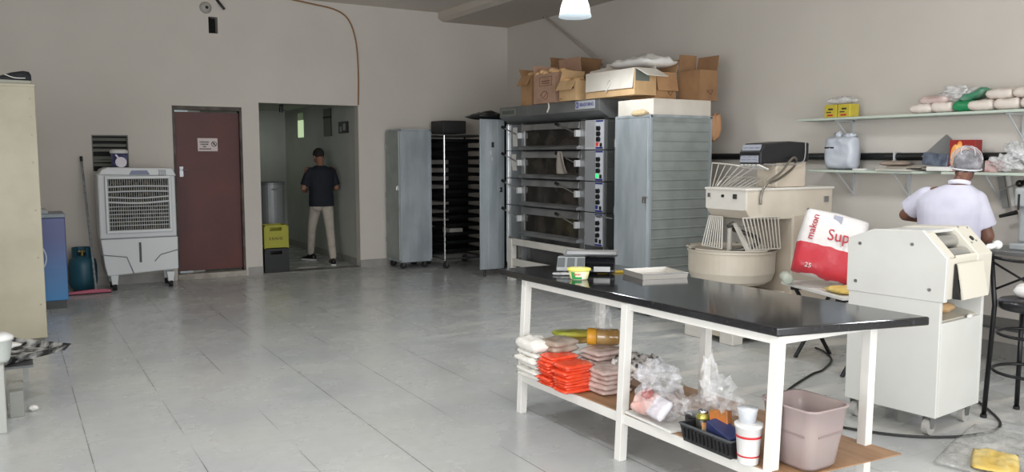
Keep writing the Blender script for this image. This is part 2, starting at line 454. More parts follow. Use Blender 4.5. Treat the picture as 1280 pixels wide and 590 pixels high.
# louvred hatch above the cooler
b = BM(); box(b, VX0, VX1, YB + 0.15, YB + 0.155, VZ0, VZ1); hw = struct('window_3', b, mat('hatch_dark', '0b0c0b', 0.7))
b = BM()
for z in (1.815, 1.74, 1.68, 1.585, 1.55, 1.50):
    obox(b, ((VX0 + VX1)/2, YB + 0.07, z), (VX1 - VX0, 0.05, 0.010), (R(35), 0, 0))
part('louvre_slats', b, mat('louvre_grey', '8b8d87', 0.5), hw, world=True)
b = BM(); box(b, VX0, VX0 + .012, YB + .01, YB + .1, VZ0, VZ1); box(b, VX1 - .012, VX1, YB + .01, YB + .1, VZ0, VZ1); box(b, VX0 + .012, VX1 - .012, YB + .01, YB + .1, VZ1 - .014, VZ1)
part('window_frame', b, mat('hatch_frame', '6f706a', 0.6), hw, world=True)
b = BM(); box(b, SX0, SX1, YB + 0.15, YB + 0.155, SZ0, SZ1); box(b, SX0 + .018, SX0 + .026, YB + .02, YB + .1, SZ0, SZ1); struct('window_4', b, mat('slot_dark', '090a07', 0.8))

# ================================================================ FIXTURES ON THE BACK WALL
b = BM(); tube(b, curve([(4.325, YB - 0.012, 2.33), (4.335, YB - 0.012, 2.75), (4.31, YB - 0.012, 3.2), (4.21, YB - 0.012, 3.50), (4.02, YB - 0.012, 3.63), (3.7, YB - .012, 3.68), (3.4, YB - .012, 3.715)], 8), 0.011, 8)
solo('conduit_hose', b, mat('orange_brown_hose', '8d6a45', 0.55), 'thin orange-brown hose running up the back wall from the doorway corner', 'hose', smooth=True)
t = thing('dome_camera', 'small white dome fixture with a dark eye above the narrow wall slot', 'camera', (2.285, YB, 3.51))
b = BM(); lathe(b, [(0.075, 0), (0.07, 0.02), (0.05, 0.045), (0.02, 0.055)], mtx=Matrix.Rotation(R(90), 4, 'X')); part('housing', b, mat('fixture_white', 'a8a49e', .5), t, smooth=True)
b = BM(); ell(b, (0.005, -0.055, -0.005), (0.02, 0.015, 0.02)); part('lens', b, black, t, smooth=True)
b = BM(); tube(b, curve([(2.42, YB - 0.01, 3.63), (2.46, YB - 0.05, 3.56), (2.51, YB - 0.05, 3.50)], 6), 0.018, 8)
solo('cable_end', b, black, 'short black cable stub hanging from the ceiling beside the dome fixture', 'cable', smooth=True)

# pendant lamp
t = thing('pendant_lamp', 'white bell-shaped pendant lamp, lit, hanging from the ceiling', 'lamp', (4.71, 6.70, 2.925))
b = BM()
pr = [(0.150, 0.0), (0.152, 0.012), (0.146, 0.03), (0.143, 0.055), (0.135, 0.10), (0.118, 0.15), (0.08, 0.20), (0.05, 0.235), (0.045, 0.26)]
lathe(b, pr, n=36)
part('lamp_shade', b, mat('glowing_shade', 'f4fbfa', 0.3, emit='f2fbff', estr=2.2), t, smooth=True)
b = BM(); lathe(b, [(0.154, -0.004), (0.158, 0.006), (0.152, 0.014)], n=36); part('rim', b, mat('shade_rim', 'c9d6d8', 0.3, emit='dff2ff', estr=.5), t, smooth=True)
b = BM(); lathe(b, [(0.05, 0.255), (0.05, 0.33), (0.03, 0.35)], n=20); part('lamp_holder', b, plastic_g, t, smooth=True)
b = BM(); cyl(b, (0, 0, 0.34), (0, 0, H - 2.925 - .02), 0.008); cyl(b, (0, 0, H - 2.925 - 0.03), (0, 0, H - 2.925), 0.05); part('rod', b, plastic_g, t)
l = bpy.data.lights.new('pendant_bulb', 'SPOT'); l.spot_size = R(158); l.spot_blend = 0.5; l.energy = PEND; l.shadow_soft_size = 0.14; l.color = (0.93, 0.97, 1.0)
lo = bpy.data.objects.new('pendant_bulb', l); lo.parent = t; lo.location = (0, 0, -0.18); COL.objects.link(lo)
for k, (x, y) in enumerate(((1.45, 6.2), (1.45, 1.6), (4.71, 1.6), (4.90, 4.15), (1.45, 3.9))):  # unseen pendant copies added to fill the room with light
    nt_ = dup(t, (x, y, 2.925), label='white bell-shaped pendant lamp added out of view over the %s' % ('open floor in front of the maroon door', 'floor beside the camera', 'floor near the bar stool', 'dough mixer and the granite table', 'empty middle of the tiled floor')[k])
    nt_['group'] = 'pendant lamps'
t['group'] = 'pendant lamps'
# faint unseen area light below the corridor ceiling, in place of daylight
area('corridor_fill', (3.2, YC - 0.6, 2.35), (0, 0, 0), 0.8, 0.8, CORR_LIGHT, (0.9, 1.0, 0.86))

# ================================================================ LEFT SIDE
# tall cream cabinet
t = thing('metal_cabinet', 'tall cream metal cabinet at the left edge with sneakers on top', 'cabinet', (-0.28, 8.10, 0))
b = BM(); box(b, -0.50, 0.505, 0, 0.75, 0.06, 2.19); part('body', b, cream, t, bevel=0.006)
b = BM()
for z in (0.35, .75, 1.15, 1.55, 1.78, 1.93, 2.08):
    cyl(b, (0.465, 0.002, z), (0.465, -0.004, z), 0.008, n=10)
multi('rivet', b, mat('rivet', '8a8570', 0.4, 0.4), t)
b = BM(); box(b, -0.505, 0.51, -0.005, 0.755, 2.175, 2.20); part('top_panel', b, cream, t, bevel=0.004)
b = BM(); box(b, -0.47, 0.475, 0.03, 0.72, 0.0, 0.06); part('plinth', b, mat('plinth_grey', '6e6b60', .6), t)
b = BM(); box(b, 0.5, 0.512, 0.30, 0.34, 1.0, 1.14); part('handle', b, steel, t)

def shoe(loc, rz, label, rx=0.0):
    t = thing('sneaker', label, 'shoe', loc, rot=(rx, 0, rz), group='sneakers on the cream cabinet')
    # side outline, heel at -x, toe at +x
    b = BM()
    secs = [(-0.145, 0.030, 0.075), (-0.13, 0.036, 0.100), (-0.09, 0.038, 0.105), (-0.05, 0.038, 0.098), (0.0, 0.041, 0.088), (0.05, 0.046, 0.068), (0.10, 0.047, 0.052), (0.135, 0.038, 0.044), (0.152, 0.02, 0.036)]
    rings = []
    for x, hw_, ht in secs:
        ring = []
        for k in range(12):
            a = pi * k / 11; ring.append(b.verts.new((x, -hw_ * cos(a), 0.028 + (ht - 0.02) * sin(a) ** 0.8)))
        rings.append(ring)
    for A, B in zip(rings, rings[1:]):
        for k in range(11): b.faces.new((A[k], A[k+1], B[k+1], B[k]))
        b.faces.new((A[0], B[0], B[-1], A[-1]))
    b.faces.new(rings[0]); b.faces.new(rings[-1][::-1])
    part('upper', b, mat('sneaker_black', '1e2326', 0.7), t, smooth=True)
    b = BM(); pl = [(x, -hw_ - 0.005) for x, hw_, h in secs] + [(x, hw_ + 0.005) for x, hw_, h in secs[::-1]]
    prism(b, pl, 'z', 0.0, 0.032); part('sole', b, mat('sneaker_sole', 'a5a79b', 0.7), t, bevel=0.006)
    b = BM(); tube(b, curve([(-0.10, -0.044, 0.05), (-0.02, -0.047, 0.05), (0.05, -0.049, 0.075)], 5), 0.004); tube(b, curve([(-0.10, 0.044, 0.05), (-0.02, 0.047, 0.05), (0.05, 0.049, 0.075)], 5), 0.004); multi('stripe', b, white, t)
    b = BM()
    for i in range(4): tube(b, [(0.0 + .024*i, -0.028, 0.088 - .008*i), (0.0 + .024*i, 0.028, 0.088 - .008*i)], 0.004)
    part('laces', b, black, t)
shoe((0.06, 8.20, 2.20), 3.2, 'black sneaker with pale sole nearest the right corner of the cabinet top')
shoe((0.02, 8.42, 2.20), 3.5, 'black sneaker lying behind the front one on the cream cabinet')
t = thing('boot', 'tall dark boot standing at the left end of the cabinet top', 'boot', (-0.21, 8.34, 2.20))
b = BM(); ell(b, (0.0, 0, 0.06), (0.12, 0.05, 0.06)); lathe(b, [(0.055, 0.05), (0.05, 0.15), (0.055, 0.30)], (-0.05, 0, 0), 16); part('shaft', b, mat('boot_dark', '1b1e1f', 0.6), t, smooth=True)
b = BM(); box(b, -0.12, 0.12, -0.045, 0.045, 0, 0.02); part('sole', b, rubber, t, bevel=0.01)

# small fridge
FB = M_bands('fridge_blue', '2a7fb8', '35407f', 2, 0.05, 0.75, 0.35)
t = thing('drinks_fridge', 'low blue drinks fridge with a white ring emblem beside the cream cabinet', 'fridge', (0.18, 9.95, 0))
b = BM(); box(b, -0.30, 0.31, 0.0, 0.55, 0.09, 0.965); part('body', b, FB, t, bevel=0.008)
b = BM(); box(b, -0.30, 0.31, -0.012, 0.55, 0.965, 1.005); part('top_rim', b, mat('fridge_grey', '7f8a92', 0.4), t, bevel=0.004)
b = BM(); box(b, -0.26, 0.16, 0.05, 0.5, 1.005, 1.03); box(b, -0.24, 0.14, 0.07, 0.48, 1.03, 1.045); part('glass_lid', b, mat('lid_grey', '60686c', 0.15), t)
b = BM(); tube(b, [(-0.03 + 0.15*cos(a*pi/20), -0.003, 0.55 + 0.17*sin(a*pi/20)) for a in range(40)], 0.008, 6, True)
ell(b, (-0.03, -0.002, 0.55), (0.07, 0.003, 0.045)); ell(b, (-0.02, -0.002, 0.49), (0.045, 0.003, 0.06)); part('emblem', b, mat('emblem_white', 'c9d2dc', 0.4), t)
b = BM(); box(b, -0.28, 0.29, 0.03, 0.5, 0.0, 0.09); part('plinth', b, black, t)

# gas cylinder
t = thing('gas_cylinder', 'blue-green gas cylinder standing between the fridge and the cooler', 'gas cylinder', (0.715, 11.22, 0))
gb = mat('gas_blue', '1d5163', 0.45, col2='194655', scale=4)
b = BM(); lathe(b, [(0.11, 0.0), (0.115, 0.03), (0.14, 0.05), (0.155, 0.10), (0.157, 0.30), (0.145, 0.37), (0.10, 0.41), (0.05, 0.42)], n=28); part('tank', b, gb, t, smooth=True)
b = BM(); n = 20
for i in range(n):
    if i in (13, 14, 15): continue
    a0 = 2*pi*i/n; a1 = 2*pi*(i+1)/n
    q = [(0.108*cos(a), 0.108*sin(a), z) for a, z in ((a0, .39), (a1, .39), (a1, .52), (a0, .52))]
    b.faces.new([b.verts.new(v) for v in q])
part('collar', b, gb, t, solid=0.006)
b = BM(); cyl(b, (0, 0, .41), (0, 0, .48), 0.02); cyl(b, (-.04, 0, .47), (.04, 0, .47), 0.012); part('valve', b, mat('brass', '8f7a45', .4, .8), t)

# squeegee
t = thing('squeegee', 'long handled squeegee with a pink head leaning in front of the gas cylinder', 'squeegee', (0.72, 10.86, 0))
b = BM(); cyl(b, (0.10, 0.0, 0.05), (0.05, 0.58, 1.58), 0.013, n=10); part('handle', b, mat('mottled_handle', '6c6f72', .5, col2='8f9499', scale=30), t)
b = BM(); cyl(b, (0.051, 0.566, 1.54), (0.049, 0.585, 1.60), 0.017, n=10); part('grip', b, black, t)
b = BM(); prism(b, [(-0.24, 0.012), (0.26, 0.012), (0.26, 0.04), (0.14, 0.055), (0.06, 0.055), (-0.24, 0.035)], 'y', -0.022, 0.022); part('head', b, mat('pink_plastic', 'b0536a', 0.45), t, bevel=0.005)
b = BM(); box(b, -0.24, 0.26, -0.006, 0.006, 0.0, 0.014); part('blade', b, rubber, t)

# evaporative cooler
t = thing('air_cooler', 'white wheeled evaporative air cooler with louvred front beside the maroon door', 'air cooler', (1.335, 10.93, 0))
cw = mat('cooler_white', 'cfd2d4', 0.4); cdk = mat('cooler_dark', '3a3c38', 0.7)
b = BM(); box(b, -0.44, 0.42, 0.05, 0.45, 0.62, 1.40); part('upper_body', b, cw, t, bevel=0.02, seg=3)
b = BM(); prism(b, [(-0.43, 1.385), (0.43, 1.365), (0.39, 1.46), (-0.33, 1.475), (-0.39, 1.45)], 'y', 0.02, 0.44); part('top_cover', b, cw, t, bevel=0.012)
b = BM(); prism(b, [(-0.435, 0.625), (0.425, 0.625), (0.42, 0.22), (-0.375, 0.18), (-0.40, 0.3)], 'y', 0.03, 0.45); part('water_tank', b, cw, t, bevel=0.012)
b = BM(); box(b, -0.02, 0.005, 0.018, 0.032, 0.33, 0.57); part('level_gauge', b, black, t)
b = BM()
tube(b, [(-0.43, 0.022, 0.44), (-0.16, 0.022, 0.40), (-0.09, 0.022, 0.20)], 0.006); tube(b, [(0.42, 0.022, 0.46), (0.22, 0.022, 0.41), (0.15, 0.022, 0.33)], 0.006)
tube(b, [(-0.43, 0.03, 0.625), (0.42, 0.03, 0.625)], 0.005); part('tank_grooves', b, mat('groove_grey', '7c8084', .6), t)
b = BM(); box(b, -0.345, 0.345, 0.045, 0.052, 0.71, 1.35); part('pad', b, mat('cooler_pad', '5b574a', 0.9, col2='2a2a27', scale=22, lo=.45, hi=.55), t)
b = BM()
for x0, x1, z0, z1 in ((-0.365, 0.365, 1.335, 1.37), (-0.365, 0.365, 0.69, 0.725), (-0.365, -0.335, 0.725, 1.335), (0.335, 0.365, 0.725, 1.335)): box(b, x0, x1, 0.0, 0.055, z0, z1)
part('grille_frame', b, cw, t, bevel=0.005)
b = BM()
for i, z in enumerate((1.25, 1.19, 1.13, 1.07)): tube(b, curve([(-0.335, 0.012, z - .008), (0, 0.004, z - .025 * (i > 1)), (0.335, 0.012, z - .008)], 6), 0.009 if i < 3 else .012)
for i in range(6): tube(b, [(-0.335, 0.015, 0.78 + i*0.045), (0.335, 0.015, 0.78 + i*0.045)], 0.0045)
for i in range(27): tube(b, [(-0.325 + i*0.025, 0.028, 0.725), (-0.325 + i*0.025, 0.028, 1.335)], 0.0022, 5)
part('grille_louvres', b, cw, t)
b = BM(); prism(b, [(-0.10, 1.385), (0.13, 1.385), (0.10, 1.435), (-0.07, 1.435)], 'y', 0.008, 0.019); part('badge', b, mat('badge_blue', '30406b', .3), t)
b = BM()
for i in range(4):
    for j in range(4): box(b, .23 + i*.022, .243 + i*.022, .01, .0195, 1.375 + j*.018, 1.385 + j*.018)
part('keypad', b, mat('key_grey', '5a6066', .5), t)
for x in (-0.30, 0.33):
    for y in (0.07, 0.38):
        b = BM(); prism(b, [(x - .045, .19), (x + .045, .19), (x + .03, .07), (x - .03, .07)], 'y', y - .03, y + .03)
        c = part('caster', b, cw, t, bevel=.004)
        b = BM(); cyl(b, (x - .02, y, .045), (x + .02, y, .045), .045, n=18); part('wheel', b, rubber, c)
# jug on the cooler
t = thing('plastic_tub', 'white and navy round tub standing on top of the air cooler', 'tub', (1.155, 11.13, 1.478))
b = BM(); lathe(b, [(0.075, 0), (0.085, 0.02), (0.092, 0.16)], n=28); part('body', b, mat('navy_print', '3b3f6b', .4, col2='6a6f96', scale=9), t, smooth=True)
b = BM(); lathe(b, [(0.098, 0.16), (0.102, 0.17), (0.10, 0.195), (0.07, 0.207)], n=28); part('lid', b, plastic_w, t, smooth=True)
b = BM(); cyl(b, (0.01, -0.08, 0.055), (0.01, -0.098, 0.055), 0.062, n=24); l_ = part('label', b, mat('tub_label', 'd8d3dc', .5), t)
b = BM(); obox(b, (-0.02, -0.092, 0.11), (.02, .006, .09), (0, R(-35), 0)); part('tub_stripe', b, mat('tub_label', '', 0), t)

# baking sheet with flour, low stool and cups at the lower left
t = thing('low_table', 'low grey metal stand under the floured baking sheet at the left edge', 'stand', (-0.25, 6.42, 0))
b = BM(); box(b, -0.35, 0.33, -0.35, 0.45, 0.265, 0.28); part('top', b, steel_dark, t)
for x, y in ((-0.31, -0.32), (0.16, -0.32), (-0.31, 0.42), (0.29, 0.42)):
    b = BM(); box(b, x - .018, x + .018, y - .018, y + .018, 0, 0.265); part('leg', b, mat('leg_grey', '9b9c98', .5), t)
t = thing('baking_sheet', 'black baking sheet dusted with flour at the left edge of the floor', 'baking sheet', (-0.17, 6.50, 0.285), rotz=R(38))
b = BM(); tray_shape(b, 0.62, 0.78, 0.045, .006, .03); part('tray', b, mat('floured_black', '1c1c1d', 0.55, col2='bdbdba', scale=11, lo=.46, hi=.66), t)
b = BM(); pillow(b, (0.0, 0.12, 0.035), (0.46, .4, .05), nz=.5, ns=8); part('flour_heap', b, mat('flour', 'dad8d3', .9), t, smooth=True)
t = thing('plastic_cup', 'white translucent plastic cup at the far left on the low stand', 'cup', (-0.10, 5.70, 0.40))
b = BM(); lathe(b, [(0.05, 0), (0.06, 0.02), (0.075, 0.13), (0.08, 0.135)], n=24); part('cup', b, mat('cup_milky', 'd5dbd6', .3, trans=.3), t, smooth=True)
b = BM(); lathe(b, [(0.083, 0.13), (0.083, 0.15), (0.05, 0.17)], n=24); part('lid', b, plastic_w, t, smooth=True)
b = BM(); box(b, -0.34, -0.075, 5.58, 5.86, 0.0, 0.40); solo('crate', b, mat('crate_grey', 'a3a5a0', .6), 'pale grey box at the far left under the plastic cup', 'box', bevel=.006)
b = BM(); box(b, -0.06, 0.015, 5.90, 5.98, 0.0, 0.16); solo('bracket_block', b, mat('block_grey', '92938e', .6), 'small grey upright block on the floor beside the pale grey box', 'block', bevel=.003)
b = BM(); ell(b, (0.065, 6.0, 0.018), (.03, .022, .018), nz=.3); solo('paper_scrap', b, white, 'crumpled white scrap on the floor at the lower left', 'scrap', smooth=True)

# ================================================================ CORRIDOR
t = thing('storage_drum', 'grey metal drum standing behind the stacked crates in the corridor', 'drum', (3.27, 12.35, 0))
b = BM(); lathe(b, [(0.20, 0), (0.20, 1.20), (0.205, 1.21)], n=32); part('body', b, mat('drum_grey', '85888a', .45, .3), t, smooth=False)
b = BM(); lathe(b, [(0.212, 1.19), (0.212, 1.225), (0.2, 1.235)], n=32); part('lid', b, mat('drum_lid', '707374', .4, .3), t)
b = BM(); tube(b, [(-0.02, -0.207, 1.13), (-.02, -.225, 1.13), (0.10, -0.225, 1.13), (.10, -.18, 1.13)], 0.008); part('handle', b, steel, t)
def crate(loc, m, label, h, txt=False):
    t = thing('bottle_crate', label, 'crate', loc, group=None)
    b = BM(); w_, d_ = 0.33, 0.30
    for x0, x1, y0, y1 in ((-w_/2, w_/2, d_/2 - .012, d_/2), (-w_/2, -w_/2 + .012, -d_/2, d_/2), (w_/2 - .012, w_/2, -d_/2, d_/2)): box(b, x0, x1, y0, y1, 0, h)
    box(b, -w_/2, w_/2, -d_/2, d_/2, 0, .012)
    hz0, hz1 = h * .76, h * .90
    box(b, -w_/2, w_/2, -d_/2, -d_/2 + .012, 0, hz0); box(b, -w_/2, w_/2, -d_/2, -d_/2 + .012, hz1, h)
    box(b, -w_/2, -.085, -d_/2, -d_/2 + .012, hz0, hz1); box(b, .075, w_/2, -d_/2, -d_/2 + .012, hz0, hz1)
    part('shell', b, m, t)
    b = BM(); box(b, -w_/2 + .02, w_/2 - .02, -d_/2 + .03, d_/2 - .03, h * .15, h * .7); part('dividers', b, mat('crate_inside', '15150f', .8), t)
    b = BM(); box(b, -w_/2 - .004, w_/2 + .004, -d_/2 - .006, -d_/2, h - .02, h); box(b, -w_/2 - .003, -w_/2 + .012, -d_/2 - .006, -d_/2, 0, h); box(b, w_/2 - .012, w_/2 + .003, -d_/2 - .006, -d_/2, 0, h)
    multi('rib', b, m, t)
    if txt: text('crate_lettering', 'KRAHE', 0.062, mat('crate_ink', '4b2d12', .6), t, (-.005, -d_/2 - .001, h * .42), FACE_S, sx=1.0)
    return t
crate((3.135, 11.72, 0.0), mat('black_crate', '17191b', .5), 'black bottle crate on the corridor floor below the yellow one', .335)
crate((3.135, 11.72, 0.335), mat('yellow_crate', '9c9a2a', .5), 'yellow bottle crate stacked on the black crate in the doorway', .325, True)
b = BM(); pillow(b, (3.60, 11.68, 0.03), (0.36, .12, .045), (0, 0, .05), nz=.6, ns=9, p=2); solo('floor_cloth', b, mat('cloth_grey', '8a8781', .9), 'grey floor cloth lying on the doorway threshold beside the crates', 'cloth', smooth=True)
t = thing('wall_socket_box', 'open black electrical box on the right-hand corridor wall', 'electrical box', (OX1 + 0.03, 12.18, 1.95))
b = BM(); box(b, -.02, .004, -.19, .19, 0, .17); part('box', b, black, t)
b = BM(); box(b, -.026, -.018, -.12, -.02, .04, .14); box(b, -.026, -.018, .06, .12, .02, .10); multi('switch', b, mat('switch_grey', '8b8c88', .4), t)
t = thing('bulb_socket', 'bare black bulb socket hanging from the corridor ceiling', 'lamp', (3.45, 12.3, 2.24))
b = BM(); cyl(b, (0, 0, .08), (0, 0, .18), .008); cyl(b, (0, 0, 0), (0, 0, .08), .028, n=14); cyl(b, (-.03, 0, .1), (.03, 0, .1), .012); part('socket', b, black, t)
b = BM(); tube(b, curve([(3.47, 12.3, 2.36), (3.9, 12.2, 2.385), (4.345, 11.9, 2.37)], 6), .008); solo('corridor_cable', b, mat('cable_dark', '4a4234', .6), 'thin cable running below the corridor ceiling to the doorway corner', 'cable')

# ================================================================ PEOPLE
def blobs(name, caps, ells, m, parent, vox=0.008, smooth_it=5, lofts=(), cones=()):
    b = BM()
    for p0, p1, r0, r1 in caps:
        p0 = Vector(p0); p1 = Vector(p1)
        cyl(b, p0, p1, r0, r1, 14)
        g = bmesh.ops.create_icosphere(b, subdivisions=2, radius=r0); bmesh.ops.translate(b, vec=p0, verts=g['verts'])
        g = bmesh.ops.create_icosphere(b, subdivisions=2, radius=r1); bmesh.ops.translate(b, vec=p1, verts=g['verts'])
    for e in ells: ell(b, e[0], e[1], e[2] if len(e) > 2 else (0, 0, 0))
    for L_ in lofts:
        rings = []
        for cx, cy, z, rx, ry in L_:
            rings.append([b.verts.new((cx + rx * math.copysign(abs(cos(a)) ** .8, cos(a)), cy + ry * math.copysign(abs(sin(a)) ** .9, sin(a)), z)) for a in [2*pi*k/28 for k in range(28)]])
        for A, B in zip(rings, rings[1:]):
            for k in range(28): j = (k+1) % 28; b.faces.new((A[k], A[j], B[j], B[k]))
        b.faces.new(rings[0][::-1]); b.faces.new(rings[-1])
    for p0, p1, r0, r1 in cones:
        cyl(b, p0, p1, r0, r1, 18); ell(b, p0, (r0, r0, r0))
    o = mk(name, b, m, parent)
    r = o.modifiers.new('remesh', 'REMESH'); r.mode = 'VOXEL'; r.voxel_size = vox
    s = o.modifiers.new('smooth', 'SMOOTH'); s.iterations = smooth_it; s.factor = 0.5
    bake(o); o.data.materials.clear(); o.data.materials.append(m); return o
def hand(wr, d, up, side, caps, grip=0.6):
    """palm, four bent fingers and a thumb; d points along the hand, up is the back of the hand, side=+1 thumb towards d x up"""
    wr = Vector(wr); d = Vector(d).normalized(); up = Vector(up); up = (up - d * up.dot(d)).normalized(); s = d.cross(up) * side
    k = wr + d * 0.085
    caps.append((wr, wr + d*0.03, 0.024, 0.026))
    for i in range(4):
        o = s * (0.030 - 0.020 * i)
        caps.append((wr + d*0.02 + o*0.6, k + o, 0.015, 0.0125))
        L = (0.040, 0.046, 0.042, 0.033)[i]
        a = k + o; dd = (d * cos(grip) - up * sin(grip)); p1 = a + dd * L
        d2 = (d * cos(grip*2) - up * sin(grip*2)); p2 = p1 + d2 * L * .65; d3 = (d * cos(grip*2.7) - up * sin(grip*2.7)); p3 = p2 + d3 * L * .5
        caps += [(a, p1, 0.0105, 0.0092), (p1, p2, 0.0092, 0.0085), (p2, p3, 0.0085, 0.0075)]
    t0 = wr + d*0.025 + s*0.022; t1 = t0 + (d*.6 + s*.7 - up*.25).normalized() * 0.045; t2 = t1 + (d*.9 + s*.1 - up*.3).normalized() * 0.035
    caps += [(t0, t1, 0.015, 0.0115), (t1, t2, 0.0115, 0.009)]
def head_shapes(c, tilt, ells, caps, neck):
    """head: skull, jaw, nose, ears, lips; looks along local +Y turned by tilt (Euler)"""
    E_ = Euler(tilt).to_matrix(); c = Vector(c)
    def at(x, y, z): return c + E_ @ Vector((x, y, z))
    ells += [(at(0, -0.012, 0.025), (0.076, 0.096, 0.088), tilt), (at(0, 0.03, -0.05), (0.058, 0.062, 0.062), tilt), (at(0, 0.055, -0.085), (0.03, 0.03, 0.025), tilt)]
    for s in (-1, 1):
        ells += [(at(0.078*s, -0.005, -0.01), (0.010, 0.020, 0.032), tilt), (at(0.035*s, 0.062, -0.03), (0.03, 0.02, 0.025), tilt)]
    ells += [(at(0, 0.088, -0.055), (0.026, 0.012, 0.008), tilt), (at(0, 0.086, -0.068), (0.022, 0.012, 0.008), tilt)]
    caps += [(at(0, 0.083, 0.01), at(0, 0.103, -0.028), 0.010, 0.014), (neck, at(0, -0.01, -0.055), 0.056, 0.052)]
    return at
def eyes(at, tilt, parent):
    for s in (-1, 1):
        b = BM(); ell(b, at(0.031*s, 0.077, 0.002), (0.013, 0.009, 0.009), tilt, 2); e = mk('eye', b, mat('eye_white', 'e6e2dc', .2), parent, smooth=True)
        b = BM(); ell(b, at(0.031*s, 0.084, 0.002), (0.006, 0.004, 0.006), tilt, 2); mk('iris', b, mat('iris', '2c1a10', .2), e, smooth=True)
def shoe_person(parent, ank, rz, m, solem):
    b = BM(); M_ = Matrix.Translation((ank[0], ank[1], ank[2] - 0.085)) @ Matrix.Rotation(rz, 4, 'Z')
    secs = [(-0.085, 0.028, 0.085), (-0.06, 0.036, 0.10), (-0.02, 0.038, 0.105), (0.03, 0.039, 0.09), (0.08, 0.045, 0.066), (0.13, 0.047, 0.052), (0.165, 0.04, 0.044), (0.185, 0.02, 0.035)]
    rings = []
    for y, hw_, ht in secs:
        rings.append([b.verts.new(M_ @ Vector((hw_ * cos(pi*k/11), y, 0.02 + (ht - 0.015) * sin(pi*k/11) ** .8))) for k in range(12)])
    for A, B in zip(rings, rings[1:]):
        for k in range(11): b.faces.new((A[k], A[k+1], B[k+1], B[k]))
        b.faces.new((A[0], B[0], B[-1], A[-1]))
    b.faces.new(rings[0]); b.faces.new(rings[-1][::-1])
    s = mk('shoe', b, m, parent, smooth=True)
    b = BM(); pl = [M_ @ Vector((h + .004, y, 0)) for y, h, q in secs] + [M_ @ Vector((-h - .004, y, 0)) for y, h, q in secs[::-1]]
    prism(b, [(p.x, p.y) for p in pl], 'z', M_.translation.z, M_.translation.z + 0.026); mk('shoe_sole', b, solem, s)

# man walking down the corridor, seen from behind (local +Y = the way he walks)
skin_a = mat('skin_tan', '8a6350', .55, col2='7f5a49', scale=10)
t = thing('person', 'man in a navy t-shirt and pale beige jeans walking away down the corridor', 'person', (4.015, 12.28, 0))
caps = []; ells = []
neck = (0.0, 0.015, 1.47)
at = head_shapes((0.0, 0.085, 1.60), (R(-28), 0, R(8)), ells, caps, neck)
LS, RS = (-0.185, 0.02, 1.40), (0.185, 0.02, 1.40)
LE, RE = (-0.265, 0.0, 1.13), (0.25, 0.02, 1.13); LW, RW = (-0.20, 0.21, 1.10), (0.15, 0.23, 1.12)
for S_, E_, W_ in ((LS, LE, LW), (RS, RE, RW)): caps += [(S_, E_, 0.054, 0.042), (E_, W_, 0.042, 0.028)]
hand(LW, (0.35, 0.9, 0.1), (-0.3, 0.1, 1), 1, caps, .55); hand(RW, (-0.35, 0.9, 0.1), (0.3, 0.1, 1), -1, caps, .55)
caps += [((0, 0, 1.0), (0, 0.01, 1.3), 0.12, 0.13), ((-.1, .02, 1.38), (.1, .02, 1.38), .07, .07), ((0, 0, 1.38), neck, .08, .056)]
LH, RH = (-0.085, 0.0, 0.90), (0.085, 0.0, 0.90); LK, RK = (-0.085, 0.23, 0.50), (0.085, -0.12, 0.49); LA, RA = (-0.055, 0.40, 0.10), (0.045, -0.35, 0.105)
for a, k_, c in ((LH, LK, LA), (RH, RK, RA)): caps += [(a, k_, 0.078, 0.052), (k_, c, 0.05, 0.036)]
caps += [(LA, (-0.065, 0.50, 0.05), .034, .028), (RA, (0.035, -0.25, 0.05), .034, .028)]
caps += [((-.06, 0, .93), (.06, 0, .93), .11, .11)]
body = blobs('body', caps, ells, skin_a, t, .0075)
eyes(at, (R(-28), 0, R(8)), t)
lofts = [[(0, -.005, .86, .186, .152), (0, -.005, .95, .184, .148), (0, 0, 1.08, .178, .132), (0, .005, 1.22, .192, .132), (0, .01, 1.33, .205, .125), (0, .012, 1.40, .19, .105), (0, .015, 1.445, .12, .082), (0, .018, 1.468, .075, .07)]]
cones = [((-.165, .015, 1.375), (-.245, .005, 1.17), .072, .070), ((.165, .015, 1.375), (.235, .02, 1.17), .072, .070)]
caps = []
o = blobs('t_shirt', caps, [], mat('navy_cotton', '10151f', .85, col2='161c28', scale=8), t, .009, 4, lofts, cones)
caps = [((-.065, 0, .92), (.065, 0, .92), .115, .115), (LH, LK, 0.094, 0.066), (LK, (-.056, .395, .13), 0.066, 0.054), (RH, RK, 0.094, 0.066), (RK, (.046, -.34, .13), 0.066, 0.054)]
blobs('jeans', caps, [((-.075, -.03, .88), (.09, .085, .10)), ((.075, -.03, .88), (.09, .085, .10))], mat('beige_denim', 'b5ada2', .9, col2='a79f94', scale=12, bump=.2), t, .010, 4)
shoe_person(t, (LA[0], LA[1] - .01, .088), R(30), black, mat('shoe_sole_white', 'c9c9c6', .6)); shoe_person(t, (RA[0], RA[1] + .01, .088), R(-10), black, mat('shoe_sole_white', '', 0))
b = BM(); ell(b, at(0, -0.018, 0.035), (0.081, 0.098, 0.088), (R(-28), 0, R(8)), 4, nz=.03, ns=9)
for v in [v for v in b.verts]:
    pass
cut = at(0, 0.03, -0.025); nrm = (Euler((R(-28), 0, R(8))).to_matrix() @ Vector((0, 0.45, -1))).normalized()
bmesh.ops.bisect_plane(b, geom=b.verts[:] + b.edges[:] + b.faces[:], plane_co=cut, plane_no=nrm, clear_outer=True)
mk('hair', b, mat('dark_hair', '191513', .8, bump=.4, bscale=60), t, smooth=True, solid=.004)

